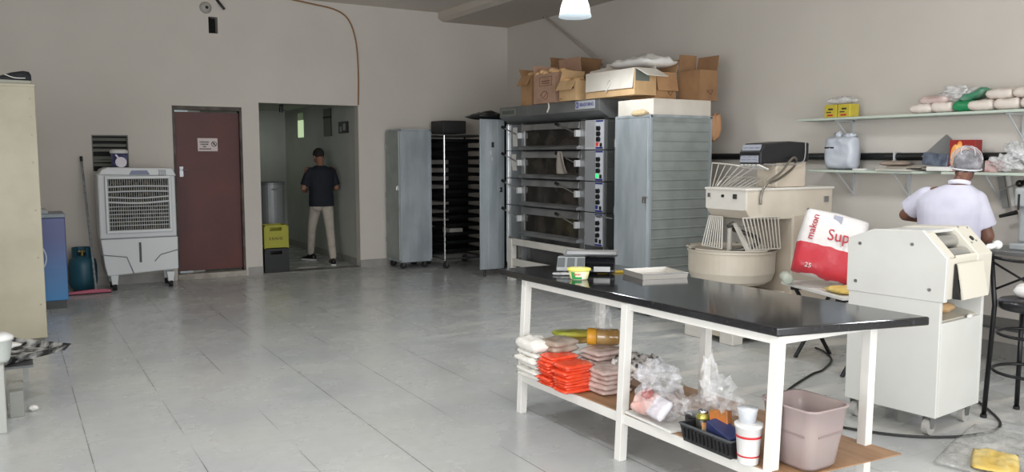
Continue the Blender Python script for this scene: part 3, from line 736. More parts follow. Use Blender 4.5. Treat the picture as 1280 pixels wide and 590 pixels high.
# cook at the right wall, seen from behind (local +Y faces the wall)
skin_b = mat('skin_brown', '6f4a3a', .5, col2='644234', scale=10)
CH = thing('person', 'cook in a pale lilac short-sleeved shirt and hair net working at the right wall', 'person', (5.80, 3.56, 0), rotz=R(-68))
t = CH; caps = []; ells = []
TL = (R(-22), R(4), R(12)); neck = (0.055, 0.02, 1.40)
at = head_shapes((0.075, 0.09, 1.53), TL, ells, caps, neck)
LS, RS = (-0.165, 0.03, 1.30), (0.16, 0.02, 1.285)
LE, RE = (-0.315, 0.10, 1.165), (0.24, 0.06, 1.04); LW, RW = (-0.20, 0.30, 1.12), (0.20, 0.28, 0.97)
for S_, E_, W_ in ((LS, LE, LW), (RS, RE, RW)): caps += [(S_, E_, 0.050, 0.044), (E_, W_, 0.046, 0.030)]
hand(LW, (0.45, 0.85, -0.1), (-0.3, 0.1, 1), 1, caps, .5); hand(RW, (-0.35, 0.9, -0.1), (0.3, 0.1, 1), -1, caps, .5)
caps += [((0, 0, .95), (0, 0.01, 1.22), 0.13, 0.14), ((-.1, .02, 1.31), (.1, .02, 1.31), .075, .075), ((0.02, .01, 1.31), neck, .08, .058), ((-.06, 0, .86), (.06, 0, .86), .12, .12)]
LH, RH = (-0.09, 0.0, 0.84), (0.09, 0.0, 0.84); LK, RK = (-0.10, 0.03, 0.46), (0.10, 0.03, 0.46); LA, RA = (-0.11, 0.0, 0.095), (0.11, 0.0, 0.095)
for a, k_, c in ((LH, LK, LA), (RH, RK, RA)): caps += [(a, k_, 0.085, 0.056), (k_, c, 0.054, 0.038), (c, (c[0], c[1] + .1, .045), .034, .028)]
blobs('body', caps, ells, skin_b, t, .0075); eyes(at, TL, t)
lofts = [[(0, 0, .80, .205, .16), (0, 0, .95, .205, .165), (0, 0, 1.08, .205, .16), (0, .005, 1.20, .215, .155), (0.0, .01, 1.28, .220, .14), (0.01, .012, 1.335, .195, .115), (0.03, .015, 1.375, .13, .09), (.045, .018, 1.40, .082, .075)]]
cones = [((-.16, .03, 1.30), (-.285, .075, 1.205), .082, .080), ((.155, .02, 1.285), (.225, .045, 1.10), .082, .078)]
caps = []
shirt = blobs('shirt', caps, [], mat('lilac_cotton', 'c3c2d0', .9, col2='b7b6c6', scale=5, bump=.15, bscale=14), t, .009, 4, lofts, cones)
b = BM(); lathe(b, [(0.062, 0), (0.070, .0), (0.074, .028), (0.066, .03)], n=24, mtx=Matrix.Translation((0.050, 0.018, 1.395)) @ Matrix.Rotation(R(-14), 4, 'X')); mk('collar', b, mat('collar_white', 'd2d1da', .9), t, smooth=True)
caps = [((-.06, 0, .85), (.06, 0, .85), .125, .125), (LH, LK, 0.10, 0.075), (LK, (-.11, 0, .12), 0.075, 0.062), (RH, RK, 0.10, 0.075), (RK, (.11, 0, .12), 0.075, 0.062)]
blobs('trousers', caps, [], mat('white_trousers', 'c9c8cc', .9), t, .011, 4)
shoe_person(t, (LA[0], LA[1], .088), 0, black, rubber); shoe_person(t, (RA[0], RA[1], .088), 0, black, rubber)
b = BM(); ell(b, at(0, -0.022, 0.02), (0.083, 0.098, 0.092), TL, 4, nz=.04, ns=8)
nrm = (Euler(TL).to_matrix() @ Vector((0, 0.55, -1))).normalized()
bmesh.ops.bisect_plane(b, geom=b.verts[:] + b.edges[:] + b.faces[:], plane_co=at(0, 0.0, -0.055), plane_no=nrm, clear_outer=True)
mk('hair', b, mat('dark_hair', '', 0), t, smooth=True, solid=.004)
b = BM(); ell(b, at(0, -0.02, 0.035), (0.106, 0.122, 0.108), TL, 4, nz=.06, ns=5)
bmesh.ops.bisect_plane(b, geom=b.verts[:] + b.edges[:] + b.faces[:], plane_co=at(0, 0.0, -0.035), plane_no=nrm, clear_outer=True)
net = mk('hair_net', b, M_film('net_film', 'c9c9cf', .22, .62), t, smooth=True)
b = BM(); Em = Euler(TL).to_matrix()
pts = [at(0.101*cos(a*2*pi/28), -0.02 + 0.117*sin(a*2*pi/28), -0.012 + (-0.02 + .117*sin(a*2*pi/28)) * .52) for a in range(28)]
tube(b, pts, .0055, 6, True)
for ph in (0.2, 1.1, 2.0, 2.8):
    tube(b, [at(0.104*cos(th)*cos(ph), -0.02 + 0.12*cos(th)*sin(ph), 0.035 + .108*sin(th)) for th in [k*pi/14 for k in range(15)]], .0022, 5)
mk('elastic_band', b, mat('net_white', 'd6d6da', .6), net)
b = BM(); d_ = (Vector(RW) - Vector(RE)).normalized(); p_ = Vector(RE) + d_ * .17; cyl(b, p_ - d_*.014, p_ + d_*.014, .040, .038, 18); mk('wristwatch', b, black, t)

# ================================================================ PROVING CABINETS, TROLLEY, OVEN
def caster(parent, x, y, r=0.045, m=None):
    b = BM(); prism(b, [(x - .02, .105), (x + .02, .105), (x + .012, .04), (x - .012, .04)], 'y', y - .026, y - .02); prism(b, [(x - .02, .105), (x + .02, .105), (x + .012, .04), (x - .012, .04)], 'y', y + .02, y + .026)
    box(b, x - .03, x + .03, y - .03, y + .03, .1, .108)
    c = part('caster', b, m or steel_dark, parent)
    b = BM(); cyl(b, (x, y - .016, r), (x, y + .016, r), r, n=20); part('wheel', b, rubber, c)
def proving_cabinet(label, loc, w_, d_, h_, handle_y, door_mat, side_mat, ribs=19, group=None):
    """front looks to -X; local x goes back from the door, y along the front"""
    t = thing('proving_cabinet', label, 'cabinet', loc, group=group)
    z0 = 0.11
    b = BM(); box(b, 0.03, d_, 0.004, w_ - .004, z0, h_); part('body', b, side_mat, t, bevel=.003)
    b = BM(); box(b, 0, 0.027, 0.01, w_ - .01, z0 + .02, h_ - .02); dr = part('door', b, door_mat, t, bevel=.004)
    b = BM(); box(b, -.035, 0.0, handle_y - .014, handle_y + .014, h_ * .57, h_ * .57 + .07); cyl(b, (-.04, handle_y, h_ * .60), (-.04, handle_y - .07, h_ * .60), .008); part('handle', b, chrome, dr, bevel=.003)
    b = BM()
    for z in (.35, 1.0, 1.7): box(b, -.004, .02, w_ - .014, w_ + .004, z, z + .08)
    multi('hinge', b, chrome, dr)
    b = BM()
    for y in (0, w_):
        for x in (0.03, d_): box(b, x - .012, x + .012, y - .012, y + .012, z0, h_ + .004)
    for z in (z0, h_): 
        box(b, .02, d_ + .01, -.012, .0, z - .012, z + .012); box(b, .02, .034, 0, w_, z - .012, z + .012)
    part('corner_frame', b, galv, t)
    b = BM()
    for k in range(ribs):
        z = z0 + .08 + k * (h_ - z0 - .14) / max(1, ribs - 1)
        prism(b, [(-.001, z), (-.008, z + .012), (-.001, z + .024)], 'x', .05, d_ - .03)
    if ribs: part('ribs', b, side_mat, t)
    else: b.free()
    for x in (.08, d_ - .08):
        for y in (.06, w_ - .06): caster(t, x, y)
    return t
proving_cabinet('closed grey metal proving cabinet standing against the back wall beside the doorway', (4.715, 10.98, 0), .485, .49, 1.975, .02, galv_side, galv, 0)
proving_cabinet('tall galvanised proving cabinet with ribbed side in front of the right-hand end of the oven', (5.40, 6.42, 0), .54, .82, 2.0, .03, galv, galv_side, 19)

# narrow cabinet with its door leaf swung open, left of the oven
t = thing('proving_cabinet', 'narrow dark proving cabinet beside the left end of the oven, door leaf open', 'cabinet', (5.70, 9.72, 0))
b = BM(); box(b, 0.02, .95, 0.02, .55, .12, 2.08); part('body', b, mat('cabinet_dark', '2e3031', .6), t)
b = BM(); box(b, -.37, -.005, -.002, .026, .10, 2.09); dr = part('door', b, galv, t, bevel=.003, label='silver door leaf swung open')
b = BM()
for x in (-.36, -.24, -.10, -.012): box(b, x - .006, x + .006, -.007, -.002, .12, 2.07)
multi('fold', b, galv, dr)
b = BM(); box(b, -.09, -.055, -.03, -.003, 1.13, 1.19); cyl(b, (-.07, -.035, 1.16), (-.07, -.003, 1.16), .01); part('handle', b, chrome, dr)
b = BM(); box(b, -.20, -.165, -.010, -.003, 1.72, 1.79); c = part('plate', b, ink, dr)
b = BM(); box(b, -.23, -.20, -.008, -.003, 1.62, 1.68); box(b, -.20, -.18, -.008, -.003, 1.55, 1.59); part('sticker', b, mat('sticker', 'c5c6c6', .5), dr)
b = BM(); box(b, -.004, .02, -.004, .02, .1, 2.09); part('hinge_strip', b, black, t)
for x in (-.30, .1, .85):
    b = BM(); cyl(b, (x, .012 if x < 0 else .08, 0), (x, .012 if x < 0 else .08, .12), .014, n=10); part('leg', b, black, t)
b = BM()
for k, (x, y, z, rx, ry, rz) in enumerate(((5.62, 9.95, 2.13, .22, .22, .045), (5.9, 9.95, 2.13, .2, .2, .05), (5.45, 9.85, 2.125, .17, .14, .03))): ell(b, (x, y, z), (rx, ry, rz), nz=.35, ns=3.5, seed=k)
b = BM(); pillow(b, (5.78, 9.95, 2.135), (.95, .5, .10), nz=.5, ns=7, p=3, seed=3); solo('plastic_sheet', b, mat('black_bag', '17181a', .35, bump=.3, bscale=20), 'crumpled black plastic sheet lying on top of the narrow cabinet', 'plastic sheet', smooth=True)
b = BM(); box(b, 5.42, 5.80, 11.0, 11.4, 1.935, 2.12); solo('dark_crate', b, mat('dark_box', '2a2a2b', .6), 'dark box on top of the tray trolley behind the narrow cabinet', 'box', bevel=.01)

# tray trolley
TX0, TX1, TY0, TY1 = 5.24, 5.98, 10.72, 11.36
t = thing('tray_trolley', 'steel tray trolley filled with black baking trays beside the closed proving cabinet', 'trolley', (5.61, 11.04, 0))
for x, m_ in ((TX0 + .06, chrome), (TX1 - .02, steel)):
    for y in (TY0, TY1):
        b = BM(); cyl(b, (x, y, .12), (x, y, 1.90), .013, n=12); part('post', b, m_ if y == TY0 else blackmetal, t, world=True)
b = BM()
for z in (.14, 1.90):
    for y in (TY0, TY1): cyl(b, (TX0 + .06, y, z), (TX1 - .02, y, z), .013)
    for x in (TX0 + .06, TX1 - .02): cyl(b, (x, TY0, z), (x, TY1, z), .013)
part('frame', b, steel_dark, t, world=True)
b = BM()
NT = 14
for k in range(NT):
    z = .235 + k * .121
    for x in (TX0 + .075, TX1 - .035): box(b, x - .012, x + .012, TY0, TY1, z - .010, z - .004)
multi('runner', b, blackmetal, t, world=True)
b = BM(); box(b, 5.70, TX1 + .05, TY1 + .02, TY1 + .03, .15, 1.86); box(b, TX0 + .02, 5.40, TY1 + .02, TY1 + .03, .15, 1.86); box(b, 5.40, 5.70, TY1 + .02, TY1 + .03, 1.55, 1.86); box(b, 5.40, 5.70, TY1 + .02, TY1 + .03, .15, .55); box(b, 5.40, 5.70, TY1 + .02, TY1 + .03, 1.0, 1.12)
part('dark_backdrop', b, mat('trolley_backdrop', '151616', .7), t, world=True)  # dark backdrop added so the gaps between the trays read black
for x in (-.28, .33):
    for y in (-.30, .30): caster(t, x, y)
tr0 = None
for k in range(NT):
    lab = 'black baking tray on the steel trolley, %s from the bottom' % ORD[k]
    loc = ((TX0 + TX1)/2 + .02, (TY0 + TY1)/2 + random.uniform(-.01, .01), .232 + k * .121)
    if tr0 is None:
        b = BM(); tray_shape(b, .60, .60, .045, .003, .012); tr0 = mk('baking_tray', b, mat('baked_black', '17181a', .45, .4)); tr0.location = loc; props(tr0, lab, 'tray', 'baking trays on the trolley')
    else: dup(tr0, loc, 0, lab)
b = BM(); box(b, 5.45, 5.66, 10.85, 11.1, .480, .565); solo('container', b, mat('container', '9c9a92', .6), 'pale container on a low tray of the trolley', 'container', bevel=.01)

# deck oven
OXF = 5.60; OY0, OY1 = 7.38, 9.50; PX = OXF
t = thing('deck_oven', 'large four-deck steel bakery oven with glass doors and control panels', 'oven', (OXF, OY0, 0))
L_ = OY1 - OY0
b = BM(); box(b, .06, 1.12, 0.0, L_, .22, 2.02); part('body', b, steel_dark, t)
b = BM()   # hood
prism(b, [(-.10, 2.10), (-.10, 2.225), (1.12, 2.225), (1.12, 2.02), (.05, 2.02)], 'y', -.02, L_ + .0); hood = part('hood', b, mat('hood_steel', '767878', .4, .25, col2='6a6c6c', scale=3), t, bevel=.003)
b = BM(); box(b, -.106, -.099, .06, .42, 2.125, 2.215); pl = part('name_plate', b, mat('plate_grey', 'b3b5bb', .4), hood, label='grey name plate lettered BRASFORNO')
text('plate_lettering', 'BRASFORNO', .056, blueink, hood, (-.108, .20, 2.17), FACE_W, sx=.82)
b = BM(); box(b, -.110, -.105, .36, .372, 2.14, 2.20); tube(b, [(-.108, .385 + .018*cos(a*pi/8), 2.17 + .03*sin(a*pi/8)) for a in range(16)], .004, 6, True); part('plate_emblem', b, blueink, hood)
b = BM(); box(b, -.106, -.099, L_ - .40, L_ - .04, 2.115, 2.20); pl2 = part('name_plate', b, mat('plate_dull', '7c8078', .5), hood)
b = BM()
for i in range(9): box(b, -.109, -.105, L_ - .37 + i * .034, L_ - .35 + i * .034, 2.135, 2.18)
part('plate_lettering', b, mat('faded_ink', '4c504a', .6), hood)
# frame posts (local y: 0 = right-hand end)
for y0, y1, m_ in ((L_ - .055, L_, chrome), (L_ - .40, L_ - .37, steel), (.37, .46, steel), (0.0, .02, steel)):
    b = BM(); box(b, 0.0, .07, y0, y1, .22, 2.02); part('post', b, m_, t, bevel=.003)
b = BM(); box(b, .02, .07, L_ - .37, L_ - .055, .22, 2.02); part('side_panel', b, mat('panel_grey', '7a7c7d', .3, .6), t)
ws = mat('stand_white', 'd3d0c9', .4, col2='c9c6be', scale=5)
b = BM(); box(b, -.06, -.01, .02, L_ - .14, .47, .55); part('stand_rail', b, ws, t, bevel=.003)
b = BM(); box(b, -.055, -.015, .02, L_ - .14, .20, .29); part('stand_rail', b, ws, t, bevel=.003)
for x in (-.07, 1.0):
    for y in (.02, L_ - .24):
        b = BM(); box(b, x, x + .08, y, y + .10, 0, .55); part('leg', b, ws, t, bevel=.003)
b = BM(); cyl(b, (.03, L_ - .03, 0), (.03, L_ - .03, .22), .03, n=14); part('leg', b, steel_dark, t)
b = BM(); box(b, .3, 1.12, .04, L_ - .04, .12, .22); part('under_tray', b, black, t)
DY0, DY1 = .46, L_ - .40
zs = [2.01, 1.675, 1.325, .978, .60]
for k in range(4):
    zt, zb = zs[k], zs[k+1]; hh = zt - zb
    b = BM()
    prism(b, [(-.005, zt - .012), (-.03, zt - hh*.26), (.06, zt - hh*.26), (.06, zt - .012)], 'y', DY0 + .01, DY1 - .01)
    prism(b, [(.06, zb + .008), (-.05, zb + .008), (-.055, zb + hh*.10), (.0, zb + hh*.17), (.06, zb + hh*.17)], 'y', DY0, DY1)
    box(b, 0.0, .06, DY0, DY0 + .035, zb + hh*.17, zt - hh*.26); box(b, 0.0, .06, DY1 - .05, DY1, zb + hh*.17, zt - hh*.26)
    dr = part('deck_door', b, steel, t, bevel=.003)
    b = BM(); box(b, .012, .02, DY0 + .03, DY1 - .045, zb + hh*.17, zt - hh*.26); part('glass', b, glassdark, dr)
    b = BM(); box(b, .0, .058, 0.0, L_, zt - .006, zt + .004); part('deck_seam', b, blackmetal, dr)
    for yb, yk, zz in ((DY0 + .02, DY0 + .32, 0.0), (DY1 + .03, DY1 + .30, .0)):
        b = BM(); zc = zt - hh * .30
        cyl(b, (-.05, yb, zc - .045), (-.09, yk, zc + .055), .009, n=8); lv = part('lever', b, chrome, dr)
        b = BM(); cyl(b, (-.088, yk - .015, zc + .05), (-.094, yk + .045, zc + .07), .016, .021, n=12); part('grip', b, black, lv)
        b = BM(); box(b, -.062, .0, yb - .022, yb + .022, zc - .085, zc - .01); part('bracket', b, mat('bracket_pale', 'c7c8c8', .35, .3), lv, bevel=.004)
    # control side
    b = BM(); box(b, .0, .065, .022, .37, zb + .005, zt - .006); pn = part('control_panel', b, mat('panel_pale', 'bfc1c4', .35, .1) if k < 1 else mat('panel_mid', '94979a', .35, .2), t)
    if k < 2:
        b = BM()
        for i in range(6 if k == 0 else 0):
            for j in range(14): box(b, -.001, .003, .205 + i*.026, .214 + i*.026, zb + .035 + j*.021, zb + .044 + j*.021)
        if k == 0: part('vent_holes', b, ink, pn)
        else: b.free()
    b = BM(); box(b, -.005, .0, .035, .165, zb + .012, zt - .012); lb = part('control_label', b, mat('label_pale', 'c9ccd3', .4), pn)
    b = BM(); box(b, -.007, -.004, .035, .165, zt - .030, zt - .012); box(b, -.007, -.004, .035, .165, zb + .012, zb + .030); multi('label_band', b, blueink, pn)
    for q, (yy, zz, rr, mm) in enumerate(((.105, .70, .027, black), (.105, .52, .027, black), (.105, .34, .027, black))):
        b = BM(); zk = zb + hh * zz
        cyl(b, (-.005, yy, zk), (-.032, yy, zk), rr, rr * .85, n=18); box(b, -.044, -.03, yy - .006, yy + .006, zk - .024, zk + .024); part('knob', b, mm, pn)
    b = BM(); box(b, -.012, -.004, .115, .155, zb + hh*.12, zb + hh*.24)
    part('switch', b, [mat('switch_red', 'c0392f', .4, emit='ff5040', estr=.3), mat('switch_green', '1f9a50', .3, emit='30ff80', estr=1.2), mat('switch_blue', '2a3c8f', .4), black][k], pn)
    b = BM(); box(b, -.012, -.004, .05, .085, zb + hh*.10, zb + hh*.22); part('switch', b, black, pn)
    # right-hand end panel (looks to -Y)
    b = BM(); box(b, .02, 1.11, -.012, .0, zb + .006, zt - .006); ep = part('end_panel', b, mat('end_panel_grey', '696c6b', .45, .5) if k < 2 else mat('end_panel_dark', '4b4e4e', .5, .4), t)
    if k < 2:
        b = BM()
        for i in range(7):
            for j in range(12 if k == 0 else 7): box(b, .04 + i*.03, .052 + i*.03, -.014, -.011, zt - .05 - j*.024, zt - .04 - j*.024)
        part('vent_holes', b, ink, ep)
b = BM(); cyl(b, (-.06, .02, zs[3] - .03), (-.06, -.22, zs[3] - .04), .008, n=8); cyl(b, (-.06, .0, zs[3]-.03), (-.06, .06, zs[3] - .03), .018, n=12); part('side_lever', b, steel, t)
# paper strips on the left panel
for zz0, zz1, yy in ((1.73, 1.97, L_ - .20), (1.42, 1.63, L_ - .19)):
    b = BM()
    n = 6
    vs = [(.016, yy + dy + .03 * sin(i / n * 2.4) * (1 if zz0 < 1.6 else .3), zz0 + (zz1 - zz0) * i / n) for i in range(n+1) for dy in (-.055, .055)]
    V = [b.verts.new(v) for v in vs]
    for i in range(n): b.faces.new((V[2*i], V[2*i+1], V[2*i+3], V[2*i+2]))
    part('paper_strip', b, mat('paper_white', 'd2d1cc', .7), t, solid=.002)
# cloth hanging on the second deck's handle
b = BM(); n = 10; V = {}
for i in range(n+1):
    for j in range(n+1):
        u = i/n; v = j/n; wdt = .07 + .20 * v
        y = OY0 + .73 + (u - .5) * wdt * 1.0 - .04*v; z = 1.66 - .23 * v - .03 * sin(u*pi)*v
        x = OXF - .10 - .03 * sin(u * 9 + v * 2) * (.3 + v)
        V[i, j] = b.verts.new((x, y, z))
for i in range(n):
    for j in range(n): b.faces.new((V[i, j], V[i+1, j], V[i+1, j+1], V[i, j+1]))
solo('oven_cloth', b, mat('cloth_grey_brown', '7d766e', .95, bump=.3, bscale=30), 'grey-brown cloth hanging on the lever of the second oven deck', 'cloth', smooth=True, solid=.008)

# ================================================================ BOXES ON THE OVEN
def open_box(label, loc, w_, d_, h_, m, flaps, rz=0.0, inner=None, flap_mat=None, group='cardboard boxes on the oven', fl=None):
    """w_ along x, d_ along y; flaps: side -> (angle from upright, outward positive)"""
    t = thing('cardboard_box', label, 'box', loc, rotz=rz, group=group); T_ = .006
    b = BM()
    box(b, -w_/2, w_/2, -d_/2, d_/2, 0, T_)
    box(b, -w_/2, w_/2, -d_/2, -d_/2 + T_, T_, h_); box(b, -w_/2, w_/2, d_/2 - T_, d_/2, T_, h_)
    box(b, -w_/2, -w_/2 + T_, -d_/2 + T_, d_/2 - T_, T_, h_); box(b, w_/2 - T_, w_/2, -d_/2 + T_, d_/2 - T_, T_, h_)
    part('body', b, m, t)
    for s, a in flaps.items():
        a, ln = a if isinstance(a, tuple) else (a, min(w_, d_) * .48)
        b = BM(); hw_ = (d_ if s in ('-x', '+x') else w_) / 2 - .004
        prism(b, [(-hw_, 0), (hw_, 0), (hw_ * .96, ln), (-hw_ * .97, ln)], 'y', -T_/2, T_/2)
        rot = {'-y': 0, '+x': 90, '+y': 180, '-x': -90}[s]
        pos = {'-y': (0, -d_/2, h_), '+y': (0, d_/2, h_), '-x': (-w_/2, 0, h_), '+x': (w_/2, 0, h_)}[s]
        mm = Matrix.Translation(pos) @ Matrix.Rotation(R(rot), 4, 'Z') @ Matrix.Rotation(R(a), 4, 'X')
        bmesh.ops.transform(b, matrix=mm, verts=b.verts[:]); part('flap', b, flap_mat or m, t)
    return t
HZ = 2.227
A = open_box('narrow brown carton with open flaps at the left end on the oven', (5.72, 8.88, HZ), .40, .24, .36, kraft, {'+x': 10, '-x': (150, .14), '+y': (40, .12)})
Bx = open_box('printed pinkish carton full of bread rolls, left part of the oven top', (5.66, 8.40, HZ), .38, .46, .345, kraft3, {'+x': (-8, .20), '-y': (165, .17), '+y': (20, .12)})
b = BM()
for (y0, y1, z0, z1) in ((-.16, .10, .30, .306), (-.16, .10, .20, .206), (-.16, -.155, .2, .306), (.095, .10, .2, .306), (-.12, .06, .25, .262), (-.12, .05, .225, .235)): box(b, -.1925, -.1895, y0, y1, z0, z1)
tube(b, [(-.191, .07*cos(a*pi/6) - .01, .09 + .05*sin(a*pi/6)) for a in range(10)], .004, 5); tube(b, [(-.191, -.06, .12), (-.191, .02, .06), (-.191, .08, .10)], .004, 5)
part('print', b, mat('carton_print', '7d5648', .8), Bx)
b = BM(); tube(b, curve([(-.04, -.231, .24), (.06, -.233, .17), (.04, -.233, .06), (-.03, -.232, .02)], 5), .004, 5); part('print', b, mat('carton_print', '', 0), Bx)
Cx = open_box('small light carton with a raised front flap beside the pinkish roll carton', (5.62, 7.90, HZ), .34, .30, .22, kraft2, {'-x': (150, .12), '+y': (-20, .14)}, .05)
b = BM(); box(b, -.1725, -.1695, -.12, .03, .13, .15); box(b, -.1725, -.1695, .10, .14, .02, .03); part('print', b, mat('carton_print', '', 0), Cx)
Wx = open_box('wide carton with white flap folded down over its front, middle of the oven top', (5.62, 7.16, HZ), .28, .84, .27, kraft2, {'-x': (176, .20), '-y': (115, .22), '+x': (-5, .12)}, flap_mat=whitecard)
b = BM(); tube(b, curve([(-.156, .02, .13), (-.16, -.02, .17), (-.158, -.05, .16), (-.165, .0, .08), (-.162, .04, .05)], 6), .006, 6); part('hanging_strap', b, mat('strap_white', 'd4cfc8', .5), Wx)
b = BM(); box(b, -.13, .05, -.4225, -.4195, .14, .26); part('print', b, mat('print_teal', '6d766f', .8), Wx)
Ex = open_box('brown carton with a flap hanging down, behind the white-flapped carton to the right', (5.92, 6.98, 2.174), .29, .40, .30, kraft, {'-y': (165, .20), '+y': 5, '+x': (20, .15)})
b = BM(); tube(b, [(.03, -.204, .10), (.07, -.204, .06), (.10, -.204, .11), (.03, -.204, .10)], .004, 5); part('print', b, kraft_d, Ex)
Fx = open_box('tall brown carton with a raised back flap at the right end of the row', (6.22, 6.62, 2.174), .25, .32, .31, kraft_d, {'+y': (-2, .18), '+x': (8, .16)}, .0)
b = BM(); tube(b, [(-.03, -.174, .10), (.02, -.174, .06), (.05, -.174, .11), (-.03, -.174, .10)], .004, 5); part('print', b, mat('carton_print', '', 0), Fx)
Gx = open_box('large brown carton with tall open flaps at the back of the oven top', (6.14, 8.72, HZ), .38, .44, .38, kraft_d, {'+y': (12, .24), '-y': (20, .2), '+x': (5, .2), '-x': (15, .14)}, .15)
# carton lid leaning white
b = BM(); prism(b, [(7.30, HZ + .285), (7.92, HZ + .285), (7.92, HZ + .34), (7.60, HZ + .36)], 'x', 5.78, 5.785)
solo('card_sheet', b, whitecard, 'white card sheet leaning behind the wide carton', 'card')
# plastic sheet on the wide carton
b = BM(); pillow(b, (5.80, 7.0, HZ + .345), (.46, .70, .12), nz=.55, ns=7, p=3, seed=5); solo('plastic_sheet', b, mat('sheet_white', 'dcdad6', .4, bump=.4, bscale=18), 'crumpled white plastic sheet lying on the wide open carton', 'plastic sheet', smooth=True)
b = BM(); pillow(b, (5.435, 6.60, 2.03), (.07, .22, .05), (0, 0, 0), nz=.6, ns=6, seed=8); solo('paper_scrap', b, mat('paper_tan', 'cdb892', .9), 'crumpled tan paper on the front edge of the ribbed proving cabinet', 'paper', smooth=True)
b = BM(); box(b, 5.475, 6.24, 6.44, 7.0, 2.012, 2.172); wb_ = solo('flat_carton', b, whitecard, 'long low white carton lying on top of the ribbed proving cabinet', 'box', bevel=.004)
b = BM(); pillow(b, (6.30, 6.46, 1.90), (.16, .1, .26), (0, R(10), 0), nz=.4, ns=5, seed=2); solo('paper_bag', b, mat('bag_tan', 'b58a66', .9), 'tan paper bag wedged behind the top right corner of the ribbed cabinet', 'paper bag', smooth=True)
# bread rolls
roll0 = None; spots = []
for i in range(5):
    for j in range(3): spots.append((5.52 + j * .105 + random.uniform(-.01, .01), 8.23 + i * .088 + random.uniform(-.01, .01), HZ + .315 + (.02 if (i + j) % 2 else 0)))
names = ['front', 'middle', 'back']
for q, (x, y, z) in enumerate(spots):
    lab = 'bread roll in the pinkish carton, %s row, %s from the right' % (names[q % 3], ORD[q // 3])
    if roll0 is None:
        b = BM(); ell(b, (0, 0, .035), (.058, .046, .036), nz=.08, ns=2); roll0 = mk('bread_roll', b, breadm, smooth=True); roll0.location = (x, y, z); props(roll0, lab, 'bread roll', 'bread rolls in the pinkish carton')
    else: dup(roll0, (x, y, z), random.uniform(0, 3), lab)
for q, (x, y, z) in enumerate(((5.54, 8.02, HZ + .20), (5.66, 7.93, HZ + .21), (5.57, 7.88, HZ + .195))):
    dup(roll0, (x, y, z), q * .9, 'bread roll in the small light carton, %s' % ('left one', 'one at the back', 'right one')[q], group='bread rolls in the small carton')
dup(roll0, (5.63, 8.93, HZ + .345), .3, 'single bread roll at the mouth of the narrow brown carton', group='loose rolls')
# pole leaning on the wall
t = thing('metal_pole', 'long thin metal pole with black tip leaning from the boxes to the corner wall', 'pole', (6.46, 8.33, 2.60))
b = BM(); cyl(b, (0, 0, 0), (.27, 2.00, 1.0), .018, n=12); part('tube', b, mat('pole_grey', 'aba198', .4), t)
b = BM(); cyl(b, (.27, 2.00, 1.0), (.278, 2.06, 1.03), .023, n=12); part('tip', b, black, t)
# strap on hood
b = BM(); tube(b, curve([(5.488, 8.34, HZ), (5.485, 8.32, 2.18), (5.48, 8.35, 2.12)], 5), .01, 6); solo('loose_strap', b, mat('strap_white', '', 0), 'white strap hanging over the oven hood below the roll carton', 'strap')

# ================================================================ WORK TABLE
t = thing('work_table', 'long white-framed work table with a polished black granite top', 'table', (3.05, 3.4, 0))
slab = [(2.68, 4.66), (3.47, 4.62), (3.54, 2.24), (2.755, 2.42)]
b = BM(); prism(b, slab, 'z', .840, .880); part('table_top', b, granite, t, world=True, bevel=.008, seg=3)
LX = {'f': 2.72, 'b': 3.34}; YS = (4.405, 3.425, 2.45)
wp = mat('table_white', 'd6d4cf', .35, col2='dad8d2', scale=7)
for xs, xe in ((2.715, 3.0), (3.0, 3.34)): pass
for row, (xa, dx) in enumerate(((2.745, -.045), (3.325, -.03))):
    for k, y in enumerate(YS):
        xx = xa + ((.0, .012, .05) if row == 0 else (0, 0, .085))[k]
        b = BM(); s_ = .024
        A = [b.verts.new((xx + i*s_, y + j*s_, .838)) for i, j in ((-1,-1),(1,-1),(1,1),(-1,1))]
        B_ = [b.verts.new((xx + dx + i*s_, y + j*s_ - .01, 0)) for i, j in ((-1,-1),(1,-1),(1,1),(-1,1))]
        b.faces.new(A); b.faces.new(B_[::-1])
        for i in range(4): b.faces.new((A[i], A[(i+1) % 4], B_[(i+1) % 4], B_[i]))
        part('leg', b, wp, t, world=True, bevel=.003)
def rail(x0, y0, x1, y1, z0, z1, w_, nm):
    b = BM(); d = Vector((x1 - x0, y1 - y0, 0)).normalized(); n_ = Vector((-d.y, d.x, 0)) * w_ / 2
    P = [Vector((x0, y0, 0)) + n_, Vector((x1, y1, 0)) + n_, Vector((x1, y1, 0)) - n_, Vector((x0, y0, 0)) - n_]
    prism(b, [(p.x, p.y) for p in P], 'z', z0, z1); part(nm, b, wp, t, world=True, bevel=.003)
rail(2.74, 4.40, 2.79, 2.45, .80, .838, .03, 'apron'); rail(3.325, 4.40, 3.40, 2.45, .80, .838, .03, 'apron')
rail(2.745, 4.405, 3.32, 4.405, .80, .838, .03, 'apron'); rail(2.80, 2.45, 3.40, 2.45, .80, .838, .03, 'apron')
rail(2.712, 4.405, 2.755, 2.45, .200, .252, .045, 'lower_rail'); rail(3.305, 4.405, 3.385, 2.45, .20, .252, .045, 'lower_rail')
rail(2.71, 4.405, 3.30, 4.405, .20, .252, .045, 'lower_rail'); rail(2.76, 2.45, 3.385, 2.45, .20, .252, .045, 'lower_rail')
b = BM(); prism(b, [(2.700, 4.42), (3.32, 4.42), (3.42, 2.27), (2.745, 2.32)], 'z', .2525, .258); part('lower_board', b, woodshelf, t, world=True)
SZ = .2585; TZ = .8805

